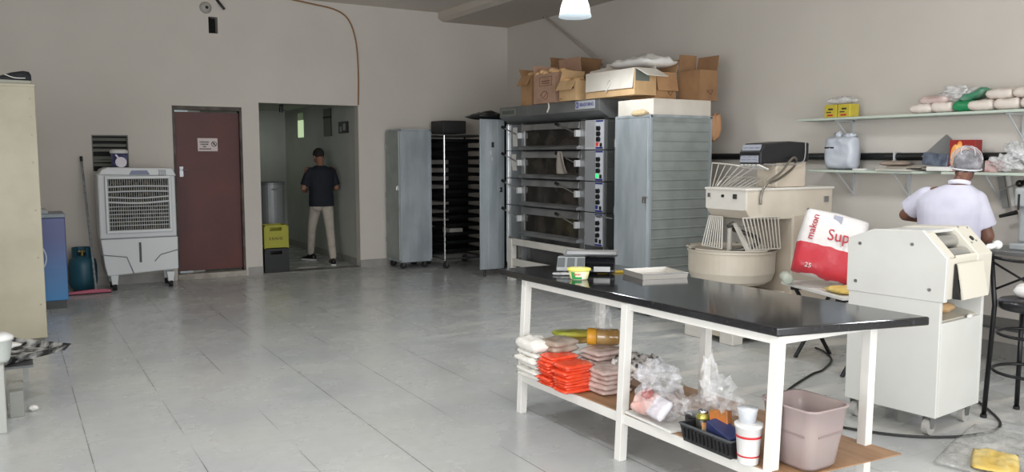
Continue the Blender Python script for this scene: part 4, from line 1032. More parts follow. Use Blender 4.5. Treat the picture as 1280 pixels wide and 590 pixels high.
# on the table top
t = thing('price_scale', 'black bench scale with steel platter and sloping keypad on the table', 'scale', (3.11, 4.28, TZ), rotz=R(-38))
b = BM(); prism(b, [(-.17, .012), (-.05, .012), (.20, .012), (.20, .03), (.12, .085), (-.06, .09), (-.09, .06), (-.17, .03)], 'x', -.18, .18)
bmesh.ops.rotate(b, verts=b.verts[:], cent=(0, 0, 0), matrix=Matrix.Rotation(0, 3, 'Z')); part('body', b, mat('scale_black', '141518', .3), t, bevel=.006)
b = BM(); obox(b, (-.09, -.145, .062), (.17, .13, .012), (R(32), 0, 0)); kp = part('keypad', b, mat('keypad_grey', '989b9c', .4), t, bevel=.003)
b = BM()
for i, x in enumerate((-.15, -.09, -.03)): obox(b, (x, -.147, .071), (.045, .085, .004), (R(32), 0, 0))
multi('key_block', b, mat('key_dark', '5d6163', .5), kp)
b = BM(); tray_shape(b, .34, .27, .012, .002, .01); bmesh.ops.translate(b, vec=(.03, .03, .105), verts=b.verts[:]); part('platter', b, steel, t)
b = BM(); cyl(b, (.03, .03, .085), (.03, .03, .106), .03); part('platter_stem', b, black, t)
b = BM(); box(b, .05, .15, -.176, -.169, .02, .05); part('sticker', b, mat('scale_sticker', 'a7a8a8', .5), t)
for x in (-.15, .15):
    for y in (-.13, .16):
        b = BM(); cyl(b, (x, y, 0), (x, y, .014), .014, n=12); part('foot', b, rubber, t)
t = thing('margarine_tub', 'yellow-lidded margarine tub with green and white print on the table', 'tub', (2.86, 4.01, TZ), rotz=R(-40))
b = BM(); lathe(b, [(.042, 0), (.045, .004), (.056, .055)], n=28, sx=1.15, sy=.85); part('tub', b, mat('tub_print', 'd9d47a', .4, col2='e8e6d6', scale=6), t, smooth=True)
b = BM(); lathe(b, [(.060, .052), (.062, .056), (.061, .066), (.052, .069)], n=28, sx=1.15, sy=.85); part('lid', b, mat('lid_yellow', 'dfd667', .35), t, smooth=True)
b = BM()
for a0, a1, z0, z1 in ((-2.35, -1.9, .004, .046), (-1.9, -1.2, .004, .018)):
    n = 8
    for i in range(n):
        qa = a0 + (a1-a0)*i/n; qb = a0 + (a1-a0)*(i+1)/n
        def Q(a, z): r = .0445 + .0115 * (z - .004) / .05 + .0012; return b.verts.new((1.15*r*cos(a), .85*r*sin(a), z))
        b.faces.new((Q(qa, z0), Q(qb, z0), Q(qb, z1), Q(qa, z1)))
multi('green_print', b, mat('print_green', '2f9a4c', .5), t)
b = BM()
for i in range(6):
    a = -1.95 + i * .11; obox(b, (1.15*.0535*cos(a), .85*.0535*sin(a), .033), (.004, .004, .010 if i else .014), (0, 0, a))
part('red_lettering', b, mat('print_pink', 'cc6a58', .5), t)
t = thing('baking_pan', 'small rectangular steel pan on the middle of the black table', 'pan', (3.33, 3.88, TZ), rotz=R(-13))
b = BM(); tray_shape(b, .30, .27, .032, .003, .004); part('pan', b, mat('pan_steel', 'b9b5ae', .35, .5), t)
b = BM(); tube(b, [(-.15, -.135, .032), (.15, -.135, .032), (.15, .135, .032), (-.15, .135, .032)], .003, 6, True); part('rolled_rim', b, steel, t)
b = BM(); obox(b, (3.22, 4.13, TZ + .006), (.22, .028, .012), (0, 0, R(-30))); o = solo('ruler', b, mat('yellow_ruler', 'c9a92f', .45), 'yellow wooden ruler lying between the scale and the steel pan', 'ruler', bevel=.002)
b = BM(); pillow(b, (2.88, 4.20, TZ + .008), (.14, .06, .016), (0, 0, R(-30)), nz=.5, ns=8, p=2); solo('film_scrap', b, filmw, 'scrap of milky film beside the margarine tub on the table', 'film', smooth=True)

# below the table: packs
def pack(nm, label, cat, grp, m, c, s, rz, k, proto=None, nz=.25):
    b = BM(); pillow(b, (0, 0, s[2]/2), s, nz=nz, ns=6, p=5, seed=k)
    o = mk(nm, b, m, smooth=True); o.location = c; o.rotation_euler = (0, 0, rz); props(o, label, cat, grp); return o
wpk = mat('white_pack', 'e2dfd8', .5, bump=.4, bscale=25)
for k in range(6):
    pack('flour_pack', 'white paper pack, %s from the bottom of the pile under the table' % ORD[k], 'pack', 'white packs on the lower shelf', wpk,
         (2.715 + random.uniform(-.015, .012) + (-.02 if k == 3 else 0), 4.235 + random.uniform(-.01, .01), SZ + k * .0345), (.17, .26, .036 if k < 5 else .075), random.uniform(-.08, .08), k)
opk = mat('orange_pack', 'df4b2c', .25, col2='f0806a', scale=16, lo=.55, hi=.7, bump=.4, bscale=22)
cols = (('far', 4.04, 10), ('near', 3.885, 9))
for nm, yy, cnt in cols:
    for k in range(cnt):
        pack('orange_packet', 'orange plastic packet in the %s stack on the lower shelf, %s from the bottom' % (nm, ORD[k]), 'packet', 'orange packets on the lower shelf', opk,
             (2.735 + random.uniform(-.02, .02), yy + random.uniform(-.01, .01), SZ + k * .0178), (.21, .155, .026), random.uniform(-.1, .1), k + 20, nz=.4)
ppk = mat('pink_grey_pack', 'b39b93', .35, col2='cdbcb4', scale=12, bump=.4, bscale=20)
for nm, yy, xx, cnt in (('front', 3.76, 2.90, 5), ('rear', 3.96, 3.00, 7)):
    for k in range(cnt):
        pack('pasta_packet', 'pinkish grey packet in the %s stack beside the orange ones, %s from the bottom' % (nm, ORD[k]), 'packet', 'pinkish packets on the lower shelf', ppk,
             (xx + random.uniform(-.012, .012), yy + random.uniform(-.01, .01), SZ + k * .0285), (.26 if nm == 'rear' else .22, .20, .034), random.uniform(-.12, .12), k + 40, nz=.35)
pack('printed_bag', 'crumpled bag with black and white print behind the middle table leg', 'bag', 'bags by the middle leg', mat('bw_print', 'c9c3bd', .4, col2='3b3635', scale=14, lo=.5, hi=.58), (3.08, 3.74, SZ + .11), (.26, .22, .075), .3, 60, nz=.6)
for k, (nm, c, m_, s_, z) in enumerate((('brown', 'brown', mat('brown_pack', '8f7b6c', .35, col2='b5a79b', scale=10), (.20, .18, .05), .185), ('dull', 'dull brown', mat('dull_pack', '9a887a', .35, col2='b5a79b', scale=9), (.22, .18, .042), .222))):
    pack('soft_packet', '%s soft packet lying on top of the orange packets' % c, 'packet', 'soft packets on top of the pile', m_, (2.80, 4.13, SZ + z - .012), s_, .2 * k, 70 + k)
pack('green_packet', 'yellow-green packet on top of the pile behind the orange packets', 'packet', 'packets at the back of the pile', mat('green_yellow_pack', '9aa23c', .35, col2='c3b94e', scale=9), (2.98, 4.24, SZ + .225), (.26, .15, .035), -.4, 75)
pack('golden_packet', 'golden brown packet under the yellow-green one', 'packet', 'packets at the back of the pile', mat('golden_pack', 'a98a4c', .35, col2='c2a566', scale=9), (3.0, 4.20, SZ + .195), (.24, .17, .035), -.3, 76)
t = thing('glass_jar', 'clear jar with a yellow lid lying on the packets, brown contents inside', 'jar', (3.03, 4.03, SZ + .255), rot=(0, R(90), R(-38)))
b = BM(); lathe(b, [(.044, -.02), (.050, -.01), (.050, .11), (.040, .12)], n=24); part('jar_body', b, mat('amber_jar', '8a6a3c', .12, col2='a98a58', scale=10, coat=.6), t, smooth=True)
b = BM(); lathe(b, [(.046, -.075), (.052, -.07), (.052, -.02), (.046, -.018)], n=24); part('lid', b, mat('jar_lid', 'd69a2e', .4), t, smooth=True)
b = BM(); ell(b, (3.06, 4.02, SZ + .345), (.045, .045, .075), nz=.9, ns=4, sub=3, seed=4); solo('clear_wrap', b, film, 'twist of clear film standing on the lying jar', 'film')

# board with printed bag
t = thing('serving_board', 'white rectangular board on the lower shelf under the clear bag of papers', 'board', (2.79, 3.165, SZ))
b = BM(); prism(b, [(-.075, .22), (.14, .20), (.13, -.17), (-.09, -.15)], 'z', 0, .014); part('board', b, white, t, bevel=.003)
t = thing('clear_bag', 'clear plastic bag holding pink items and a striped leaflet, on the white board', 'bag', (2.78, 3.195, SZ + .0145))
b = BM(); ell(b, (.02, -.0, .10), (.11, .15, .10), nz=.3, ns=3, seed=2, sub=3); ell(b, (.03, .04, .205), (.10, .12, .075), nz=.8, ns=4, seed=5, sub=3); part('film', b, M_film('bag_film', 'ececf0', .08, .40), t)
b = BM(); pillow(b, (-.03, .05, .07), (.12, .16, .09), (0, R(-30), .3), nz=.4, seed=2); part('pink_item', b, mat('pink_item', 'c99b93', .5, col2='d8bdb6', scale=12), t, smooth=True)
b = BM(); pillow(b, (-.045, -.06, .075), (.12, .15, .05), (0, R(-48), -.2), nz=.2, seed=6); lf = part('leaflet', b, mat('leaflet_white', 'cfcad0', .5), t, smooth=True)
b = BM()
for i in range(8): obox(b, (-.084 + i*.010, -.07, .045 + i*.0115), (.004, .10, .003), (0, R(-48), -.2))
part('print_lines', b, mat('print_mauve', '6d5f66', .5), lf)
b = BM(); ell(b, (-.03, .05, .12), (.035, .03, .03), nz=.5, seed=3); part('red_item', b, mat('red_item', '9d4238', .5), t, smooth=True)
b = BM(); pillow(b, (0, 0, .03), (.16, .14, .06), nz=.4, seed=9); o = solo('grey_green_packet', b, mat('gg_pack', '8c8c78', .4, col2='a8a596', scale=9), 'grey-green packet lying on the lower shelf near the middle leg', 'packet', smooth=True); o.location = (3.20, 3.60, SZ + .0)

# black basket and contents
t = thing('plastic_basket', 'black plastic basket holding a can and cartons on the lower shelf', 'basket', (2.752, 2.762, SZ))
b = BM(); tray_shape(b, .145, .33, .085, .005, .014); part('basket', b, mat('basket_black', '19191b', .4, col2='2d2d30', scale=20), t)
b = BM(); tube(b, [(-.0725, -.165, .085), (.0725, -.165, .085), (.0725, .165, .085), (-.0725, .165, .085)], .006, 8, True); part('rim', b, mat('rim_grey', '4a4d50', .35), t)
b = BM()
for i in range(12): obox(b, (-.070, -.14 + i*.025, .042), (.004, .008, .05), (0, R(-9), 0))
part('slots', b, mat('slot_black', '08080a', .6), t)
t = thing('spray_can', 'short can with gold shoulder and black label in the black basket', 'can', (2.755, 2.85, SZ + .008))
b = BM(); lathe(b, [(.031, 0), (.033, .005), (.033, .105), (.031, .11)], n=28); part('body', b, mat('can_black', '26241f', .3, col2='3d3a33', scale=20), t, smooth=True)
b = BM(); lathe(b, [(.033, .105), (.034, .112), (.026, .128), (.022, .135)], n=28); part('shoulder', b, mat('can_gold', 'a09a4e', .3, .6), t, smooth=True)
b = BM(); lathe(b, [(.024, .133), (.025, .137), (.025, .146), (.02, .149)], n=24); part('cap', b, chrome, t, smooth=True)
b = BM(); n = 8
for i in range(n):
    a0 = -2.5 + i*.11; a1 = a0 + .11; b.faces.new([b.verts.new((.0337*cos(a), .0337*sin(a), z)) for a, z in ((a0, .02), (a1, .02), (a1, .095), (a0, .095))])
part('label', b, mat('can_orange', 'b8632c', .4, col2='d5b98a', scale=30), t)
b = BM(); obox(b, (2.752, 2.705, SZ + .085), (.085, .17, .055), (R(14), R(-8), R(-8))); o = solo('blue_carton', b, mat('carton_navy', '2c3357', .4, col2='36406b', scale=8), 'dark blue carton leaning in the black basket', 'carton', bevel=.003)
b = BM(); obox(b, (2.785, 2.765, SZ + .12), (.04, .10, .10), (R(-10), R(8), R(10))); solo('orange_carton', b, mat('carton_orange', 'b0682f', .4, col2='6a5a33', scale=18), 'orange and green patterned carton at the back of the black basket', 'carton', bevel=.003)
b = BM(); ell(b, (2.82, 2.83, SZ + .235), (.07, .075, .085), nz=.8, ns=3.5, seed=12, sub=3); ell(b, (2.83, 2.76, SZ + .20), (.06, .07, .05), nz=.7, ns=4, seed=14, sub=3); ell(b, (2.84, 2.90, SZ + .31), (.035, .035, .08), nz=.9, ns=4, seed=15, sub=3)
solo('clear_wrap', b, film, 'crinkled clear film rising from the black basket', 'film', smooth=False)
t = thing('plastic_pot', 'small black pot with clear film beside the left end of the basket', 'pot', (2.82, 2.97, SZ))
b = BM(); lathe(b, [(.040, 0), (.052, .085), (.056, .088), (.056, .094), (.048, .094)], n=24); part('pot', b, black, t, smooth=True)
b = BM(); ell(b, (0, 0, .125), (.07, .07, .05), nz=.8, ns=4, seed=19, sub=3); part('film', b, film, t)
t = thing('paper_tub', 'white tub with red bands and a clear cup in it beside the basket', 'tub', (2.735, 2.546, SZ))
b = BM(); lathe(b, [(.043, 0), (.045, .005), (.058, .165), (.063, .167), (.063, .178), (.056, .18)], n=30); part('tub', b, mat('tub_white', 'dcdad8', .4), t, smooth=True)
b = BM()
for z0, z1 in ((.035, .042), (.12, .13)):
    r0 = .0455 + .013 * z0 / .165; lathe(b, [(r0 + .0012, z0), (r0 + .0018, z1)], n=30)
multi('red_band', b, red, t)
b = BM(); lathe(b, [(.03, .15), (.045, .24), (.047, .245)], (-.0, .01, 0), 24); part('clear_cup', b, M_film('cup_film', 'dfe4ea', .5, .75), t, smooth=True)
t = thing('plastic_bin', 'large translucent pinkish plastic bin at the near end of the lower shelf', 'bin', (2.945, 2.425, SZ), rotz=R(90))
b = BM()
def rr(w_, d_, z, r=.05, n=5):
    out = []
    for cx, cy, a0 in ((w_/2 - r, d_/2 - r, 0), (-w_/2 + r, d_/2 - r, 90), (-w_/2 + r, -d_/2 + r, 180), (w_/2 - r, -d_/2 + r, 270)):
        for i in range(n+1): a = R(a0 + 90*i/n); out.append(b.verts.new((cx + r*cos(a), cy + r*sin(a), z)))
    return out
rs = [rr(.20, .17, 0), rr(.23, .20, .02), rr(.27, .235, .17), rr(.29, .25, .265), rr(.305, .265, .272), rr(.305, .265, .28), rr(.28, .24, .278), rr(.255, .22, .16), rr(.20, .17, .012)]
for A_, B_ in zip(rs, rs[1:]):
    n = len(A_)
    for i in range(n): b.faces.new((A_[i], A_[(i+1) % n], B_[(i+1) % n], B_[i]))
b.faces.new(rs[0][::-1]); b.faces.new(rs[-1])
part('bin', b, mat('pinkish_plastic', 'a3938f', .35, col2='99898a', scale=3, trans=.12), t, smooth=True)
b = BM(); tube(b, [(-.10, .1185, .16), (.09, .119, .165)], .004); tube(b, [(-.136, -.08, .165), (-.136, .07, .16)], .004); multi('mould_line', b, mat('mould_dark', '837472', .5), t)

# ================================================================ DOUGH MIXER
t = thing('dough_mixer', 'large cream spiral dough mixer with round bowl and wire guards', 'mixer', (5.20, 5.0, 0))
mx = mat('mixer_cream', 'cfc6b7', .4, col2='c5bbab', scale=3); mxs = mat('mixer_side', 'c2b6a6', .45, col2='b9ad9c', scale=3); mxw = mat('mixer_white', 'd8d4cc', .35)
b = BM(); box(b, .0, 1.10, .05, .60, .05, .42); part('base', b, mat('base_stained', 'd0cabd', .5, col2='bfb4a0', scale=5), t, world=False, bevel=.01)
b = BM(); box(b, -.005, .12, .045, .20, 0, .42); box(b, -.02, .12, .40, .62, .0, .30); multi('foot_block', b, mxw, t, bevel=.008)
b = BM(); box(b, .62, 1.14, -.02, .50, .05, 1.10); part('column', b, mxs, t, bevel=.015)
b = BM()
prism(b, [(.06, 1.15), (.12, 1.075), (.50, 1.06), (1.14, 1.06), (1.14, 1.325), (.06, 1.325)], 'y', -.01, .46); part('head', b, mx, t, bevel=.012, seg=3)
b = BM(); prism(b, [(-.008, 1.315), (-.008, 1.155), (.02, 1.15), (.43, 1.15), (.458, 1.155), (.458, 1.315)], 'x', .052, .062); part('front_panel', b, mxw, t)
b = BM(); box(b, .045, 1.15, -.02, .47, 1.315, 1.335); part('head_lid', b, mxw, t, bevel=.005)
b = BM()
box(b, .044, .052, .40, .43, 1.25, 1.285); part('switch', b, steel, t)
b = BM(); box(b, .042, .052, .09, .13, 1.245, 1.285); part('switch', b, mat('switch_dark', '3a3b3a', .4), t)
b = BM(); cyl(b, (.055, .25, 1.265), (.040, .25, 1.265), .013, n=14); part('button', b, black, t)
b = BM(); box(b, 1.02, 1.07, -.024, -.01, 1.20, 1.25); part('side_latch', b, steel, t)
# bowl: wall, rim, inside, post
bc = (.25, .33, 0)
b = BM(); n = 48
prof = [(.30, .50), (.345, .53), (.372, .60), (.375, .77), (.385, .775), (.385, .80), (.37, .805), (.362, .79), (.355, .62), (.28, .57)]
lathe(b, prof, bc, n); part('bowl', b, mx, t, smooth=False, bevel=.0)
b = BM(); lathe(b, [(.10, .42), (.10, .50)], bc, 24); part('bowl_pivot', b, steel, t)
b = BM(); tube(b, [(bc[0] + .386*cos(a*pi/24), bc[1] + .386*sin(a*pi/24), .805) for a in range(48)], .008, 6, True); part('bowl_rim', b, mat('rim_worn', 'b9b2a4', .5, col2='4d463c', scale=9, lo=.5, hi=.56), t)
b = BM(); lathe(b, [(.33, .60), (.34, .615), (.3, .64), (.10, .66)], bc, 32); part('bowl_lining', b, mat('bowl_dark', '4b4741', .6, col2='6f6a62', scale=8), t, smooth=True)
b = BM(); cyl(b, (.19, .30, .62), (.19, .30, 1.08), .022, n=12); part('centre_post', b, mxw, t)
b = BM(); pts = [(.28 + .13*cos(a*.55), .22 + .13*sin(a*.55), .66 + a*.021) for a in range(18)]; pts += [(.24, .22, 1.07)]; tube(b, pts, .02, 8); part('spiral_hook', b, mat('hook_steel', '77756f', .35, .7), t, smooth=True)
b = BM(); box(b, .16, .34, .12, .34, 1.0, 1.075); part('gearbox', b, mat('gearbox_grey', '8b877f', .5), t, bevel=.01)
b = BM(); ell(b, (.30, .32, .72), (.17, .15, .09), nz=.4, seed=3); part('dough', b, mat('dough_grey', '8d8577', .8, col2='6b655a', scale=7), t, smooth=True)
b = BM(); obox(b, (.16, .12, .90), (.03, .03, .30), (R(-35), 0, 0)); part('scraper_arm', b, mxw, t)
# hanging wire grilles
gw = mat('guard_wire', 'cfcbc2', .35, .2)
def grille(p00, p10, p01, p11, n, r=.0055):
    b = BM(); p00, p10, p01, p11 = map(Vector, (p00, p10, p01, p11))
    for i in range(n):
        u = i / (n-1); cyl(b, p00.lerp(p10, u), p01.lerp(p11, u), r, n=6)
    tube(b, [p00, p10], r*1.3, 6); tube(b, [p01, p11], r*1.3, 6); return b
part('wire_guard', grille((.02, -.01, 1.09), (.42, -.03, 1.09), (.12, -.02, .815), (.46, -.03, .815), 11), gw, t)
part('wire_guard', grille((.08, .44, 1.08), (.08, .28, 1.08), (.03, .47, .82), (-.03, .17, .82), 9), gw, t)
# raised guard above the head
hw = mat('raised_wire', 'b5b1a8', .35, .3)
b = BM()
org = Vector((.10, .46, 1.33))
for i in range(7):
    tip = Vector((.08 + i*.035, .42 - i*.045, 1.545 - i*.008)); 
    cyl(b, org + Vector((.01*i, -.035*i*.5, 0)), tip, .0045, n=6)
tube(b, curve([(.08, .42, 1.545), (.18, .28, 1.53), (.29, .15, 1.495)], 6), .007, 6)
part('raised_guard', b, hw, t)
b = BM()
for i in range(8):
    y0 = .42 - i*.05; tube(b, curve([(.14, y0, 1.34), (.22 + .02*i, y0 - .02, 1.42), (.38, y0 - .03, 1.41), (.46, y0, 1.34)], 5), .0032, 5)
part('raised_mesh', b, hw, t)
b = BM(); tube(b, curve([(.20, -.035, 1.20), (.205, -.035, 1.29), (.27, -.04, 1.38), (.42, -.05, 1.47), (.56, -.04, 1.585), (.66, .0, 1.57), (.64, .02, 1.50), (.45, -.02, 1.42), (.30, -.04, 1.38)], 6), .011, 8); part('guard_handle', b, mat('handle_grey', '7c776e', .35, .6), t, smooth=True)
# appliance standing on the mixer
t = thing('bench_appliance', 'cream appliance with black hood and grey button panel on top of the mixer', 'appliance', (5.78, 5.0, 1.337))
b = BM(); box(b, -.14, .23, .02, .24, 0, .24); part('housing', b, mxs, t, bevel=.01)
b = BM(); prism(b, [(-.36, .20), (.24, .22), (.24, .385), (.0, .395), (-.30, .375), (-.36, .30)], 'y', .0, .24); part('hood', b, mat('hood_black', '1c1d1f', .35), t, bevel=.012)
b = BM(); prism(b, [(-.375, .215), (-.335, .365), (-.325, .365), (-.36, .212)], 'y', .02, .22); pn = part('button_panel', b, mat('panel_grey_blue', '8a8d97', .4), t)
b = BM()
for i in range(5):
    for j in range(3): obox(b, (-.358 + i*.0, .055 + j*.065, .24 + i*.025), (.006, .05, .012), (0, R(15), 0))
for q in b.verts: q.co.x += (q.co.z - .22) * .26 - .012
part('buttons', b, mat('button_dark', '50535e', .5), pn)
b = BM()
for i in range(5): obox(b, (-.30, .03 + i*.045, .175), (.12, .03, .012), (0, R(18), 0))
part('vent_grille', b, mat('vent_white', 'd8d7d4', .4), t)
b = BM(); tube(b, curve([(-.32, -.005, .20), (-.05, -.008, .19), (.14, -.008, .215), (.18, -.008, .27), (.18, -.008, .385)], 5), .005, 6); part('cable', b, mat('cable_grey', '8a8a88', .4), t)

# ================================================================ FLOUR BAG ON STAND
yl = mat('yellow_sheet', 'd2b35c', .5, col2='e0cb86', scale=9)
t = thing('folding_stand', 'white-topped stand with black legs beside the mixer, flour bag on it', 'stand', (5.30, 4.20, 0), rotz=R(-18))
b = BM(); box(b, -.12, .36, -.38, .44, .575, .60); part('top', b, white, t, bevel=.004)
for p0, p1 in (((-.06, .34, .57), (.28, .34, .0)), ((.28, .30, .57), (-.06, .30, .0)), ((-.06, -.28, .57), (.28, -.28, .0)), ((.28, -.32, .57), (-.06, -.32, .0))):
    b = BM(); cyl(b, p0, p1, .016, n=10); part('leg', b, blackmetal, t)
b = BM(); box(b, -.10, .34, -.30, -.27, .545, .573); box(b, -.10, .34, .30, .33, .545, .573); multi('cross_bar', b, blackmetal, t)
t = thing('flour_bag', 'large white and red flour bag leaning on the white-topped stand', 'flour bag', (5.315, 4.235, .602), rotz=R(-44))
fm = bpy.data.materials.new('flour_bag_print'); fm.use_nodes = True; nt = fm.node_tree; pb = nt.nodes['Principled BSDF']; pb.inputs['Roughness'].default_value = .35
tc = nt.nodes.new('ShaderNodeTexCoord'); sp = nt.nodes.new('ShaderNodeSeparateXYZ'); nt.links.new(tc.outputs['Object'], sp.inputs[0])
nz_ = nt.nodes.new('ShaderNodeTexNoise'); nz_.inputs['Scale'].default_value = 7; nt.links.new(tc.outputs['Object'], nz_.inputs['Vector'])
ad = nt.nodes.new('ShaderNodeMath'); ad.operation = 'MULTIPLY_ADD'; nt.links.new(nz_.outputs['Fac'], ad.inputs[0]); ad.inputs[1].default_value = .05; nt.links.new(sp.outputs['Y'], ad.inputs[2])
rp = nt.nodes.new('ShaderNodeValToRGB'); rp.color_ramp.interpolation = 'CONSTANT'
mr = nt.nodes.new('ShaderNodeMapRange'); mr.inputs[1].default_value = -.30; mr.inputs[2].default_value = .33; nt.links.new(ad.outputs[0], mr.inputs[0]); nt.links.new(mr.outputs[0], rp.inputs[0])
rp.color_ramp.elements[0].color = lin('d6d0ca'); rp.color_ramp.elements[1].position = .10; rp.color_ramp.elements[1].color = lin('c23340')
e_ = rp.color_ramp.elements.new(.47); e_.color = lin('dedad8')
nt.links.new(rp.outputs[0], pb.inputs['Base Color'])
n2 = nt.nodes.new('ShaderNodeTexNoise'); n2.inputs['Scale'].default_value = 9; nt.links.new(tc.outputs['Object'], n2.inputs['Vector'])
bp = nt.nodes.new('ShaderNodeBump'); bp.inputs['Strength'].default_value = .35; bp.inputs['Distance'].default_value = .03; nt.links.new(n2.outputs['Fac'], bp.inputs['Height']); nt.links.new(bp.outputs[0], pb.inputs['Normal'])
# the bag stands on its lower edge, leaning back and to the right
b = BM(); pillow(b, (0, 0, 0), (.50, .55, .19), nz=.14, ns=3, p=6, n=22, seed=4)
bag = mk('bag', b, fm, t, smooth=True); bag.location = (.05, .10, .304); bag.rotation_euler = Euler((R(72), R(0), R(0))); 
bag.rotation_euler = (Matrix.Rotation(R(72), 3, 'X') @ Matrix.Rotation(R(-14), 3, 'Z')).to_euler()
bt = lambda nm, s_, sz, m_, x, y, rz, sx=1.0: text(nm, s_, sz, m_, bag, (x, y, .099), (0, 0, rz), ext=.004, sx=sx)
bt('bag_lettering', 'Supr', .125, mat('bag_red', 'b52a3c', .5), .055, .07, R(4), .9)
bt('bag_side_lettering', 'makon', .075, mat('bag_red', '', 0), -.165, .10, R(88))
bt('bag_weight', '25', .05, white, -.13, -.205, 0)
b = BM(); box(b, -.035, .03, .17, .23, .083, .089); part('bag_stamp', b, mat('stamp_grey', '9a9cab', .5), bag)
b = BM(); pillow(b, (5.30, 3.98, .622), (.34, .26, .05), (0, 0, -.3), nz=.6, ns=7, p=3, seed=6); solo('yellow_sheet', b, yl, 'crumpled yellow plastic lying on the stand beside the flour bag', 'plastic', smooth=True)
t = thing('white_bottle', 'white plastic bottle lying on its side between mixer and flour bag', 'bottle', (5.27, 4.56, .645), rot=(R(90), 0, R(140)))
b = BM(); lathe(b, [(.035, -.10), (.043, -.09), (.043, .06), (.02, .09), (.018, .10)], n=22); part('bottle', b, mat('bottle_pale', 'b9c2b4', .35), t, smooth=True)
b = BM(); lathe(b, [(.022, .10), (.024, .105), (.024, .15), (.018, .155)], n=18); part('cap', b, plastic_w, t, smooth=True)

# ================================================================ DOUGH SHEETER
t = thing('dough_sheeter', 'white wheeled dough sheeting machine with two steel rollers at its top', 'dough sheeter', (4.45, 2.77, 0), rotz=R(6))
ew = mat('sheeter_white', 'cdcdc9', .32, col2='c7c7c2', scale=2.5)
bc_ = mat('sheeter_beige', 'cfcabd', .38)
PR = [(-.035, .785), (-.04, 1.035), (.105, 1.185), (.40, 1.172), (.56, 1.11), (.56, .785)]
b = BM(); prism(b, PR, 'x', -.008, .028); part('side_plate', b, ew, t, bevel=.004, label='large white side plate with chamfered corners')
b = BM(); prism(b, PR, 'x', .36, .54); part('drive_housing', b, bc_, t, bevel=.006)
b = BM(); prism(b, [(.11, 1.178), (.40, 1.165), (.555, 1.10), (.555, 1.09), (.40, 1.15), (.11, 1.16)], 'x', .028, .36); part('top_cover', b, ew, t)
b = BM(); prism(b, [(-.03, .80), (-.035, 1.03), (-.02, 1.03), (-.015, .80)], 'x', .028, .11); part('front_strip', b, bc_, t)
b = BM(); prism(b, [(-.028, .90), (-.036, 1.03), (-.028, 1.045), (-.012, .90)], 'x', .11, .36); part('front_panel', b, bc_, t)
b = BM(); box(b, .07, .35, .045, .55, .80, 1.0); part('hopper_back', b, mat('hopper_dark', '35342f', .6), t)
b = BM(); box(b, .028, .36, .52, .555, .79, 1.10); part('rear_panel', b, ew, t)
for yy, zz in ((.015, 1.058), (.085, 1.128)):
    b = BM(); cyl(b, (.10, yy + .03, zz - .025), (.36, yy + .03, zz - .025), .040, n=24); part('roller', b, mat('roller_steel', 'aaa9a5', .28, .6), t, smooth=False)
b = BM(); prism(b, [(-.03, 1.04), (.095, 1.17), (.10, 1.16), (-.025, 1.03)], 'x', .028, .10); part('chamfer_strip', b, bc_, t)
b = BM(); d_ = Vector((0, -.70, .71)); c_ = Vector((.44, .04, 1.118)); cyl(b, c_ - d_*.01, c_ + d_*.006, .016, n=18); part('button', b, black, t)
b = BM()
for x, u in ((.40, .10), (.40, -.02), (.50, .09), (.47, -.01)):
    c_ = Vector((x, .033 + u*.70, 1.11 + u*.71)); cyl(b, c_ - d_*.01, c_ + d_*.004, .007, n=10)
multi('screw', b, steel, t)
b = BM(); prism(b, [(-.045, 1.0), (-.053, .995), (-.09, .80), (-.08, .795)], 'x', .10, .40); part('guard_flap', b, bc_, t)
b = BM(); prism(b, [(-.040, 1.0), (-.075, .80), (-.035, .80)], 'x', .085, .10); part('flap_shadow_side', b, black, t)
b = BM()
box(b, 0, .028, -.012, .55, .115, .785); box(b, .50, .53, -.012, .55, .115, .785); box(b, .028, .50, -.012, .012, .115, .66); box(b, .028, .50, .52, .55, .115, .785); box(b, .028, .50, .012, .52, .115, .14)
part('lower_body', b, ew, t, bevel=.004)
b = BM(); prism(b, [(.012, .655), (.50, .74), (.50, .75), (.012, .668)], 'x', .03, .50); part('catch_tray', b, mat('tray_pale', 'bdb9ac', .4), t)
b = BM(); ell(b, (.26, .10, .715), (.09, .05, .03), nz=.3); part('dough_piece', b, mat('dough_tan', 'c3a075', .8), t, smooth=True)
b = BM(); ell(b, (.36, -.01, .668), (.03, .012, .014)); part('paper_tag', b, white, t)
b = BM()
cyl(b, (.54, .02, 1.055), (.60, .0, 1.06), .012, n=12); lv = part('lever', b, plastic_w, t)
b = BM(); cyl(b, (.585, .005, 1.06), (.645, -.01, 1.066), .018, .016, n=14); ell(b, (.66, -.015, 1.07), (.027, .027, .027)); part('knob', b, plastic_w, lv, smooth=True)
for i, (z, y) in enumerate(((1.10, .16), (.85, .05), (.85, .50), (1.08, .48))):
    b = BM(); cyl(b, (-.008, y, z), (-.013, y, z), .010, n=12); part('bolt', b, steel, t)
for x in (.05, .47):
    for y in (.05, .50): 
        b = BM(); prism(b, [(x - .03, .115), (x + .03, .115), (x + .012, .04), (x - .012, .04)], 'y', y - .03, y - .022); prism(b, [(x - .03, .115), (x + .03, .115), (x + .012, .04), (x - .012, .04)], 'y', y + .022, y + .03)
        c = part('caster', b, steel, t)
        b = BM(); cyl(b, (x, y - .018, .047), (x, y + .018, .047), .047, n=20); part('wheel', b, mat('wheel_dusty', 'a3a19c', .6), c)

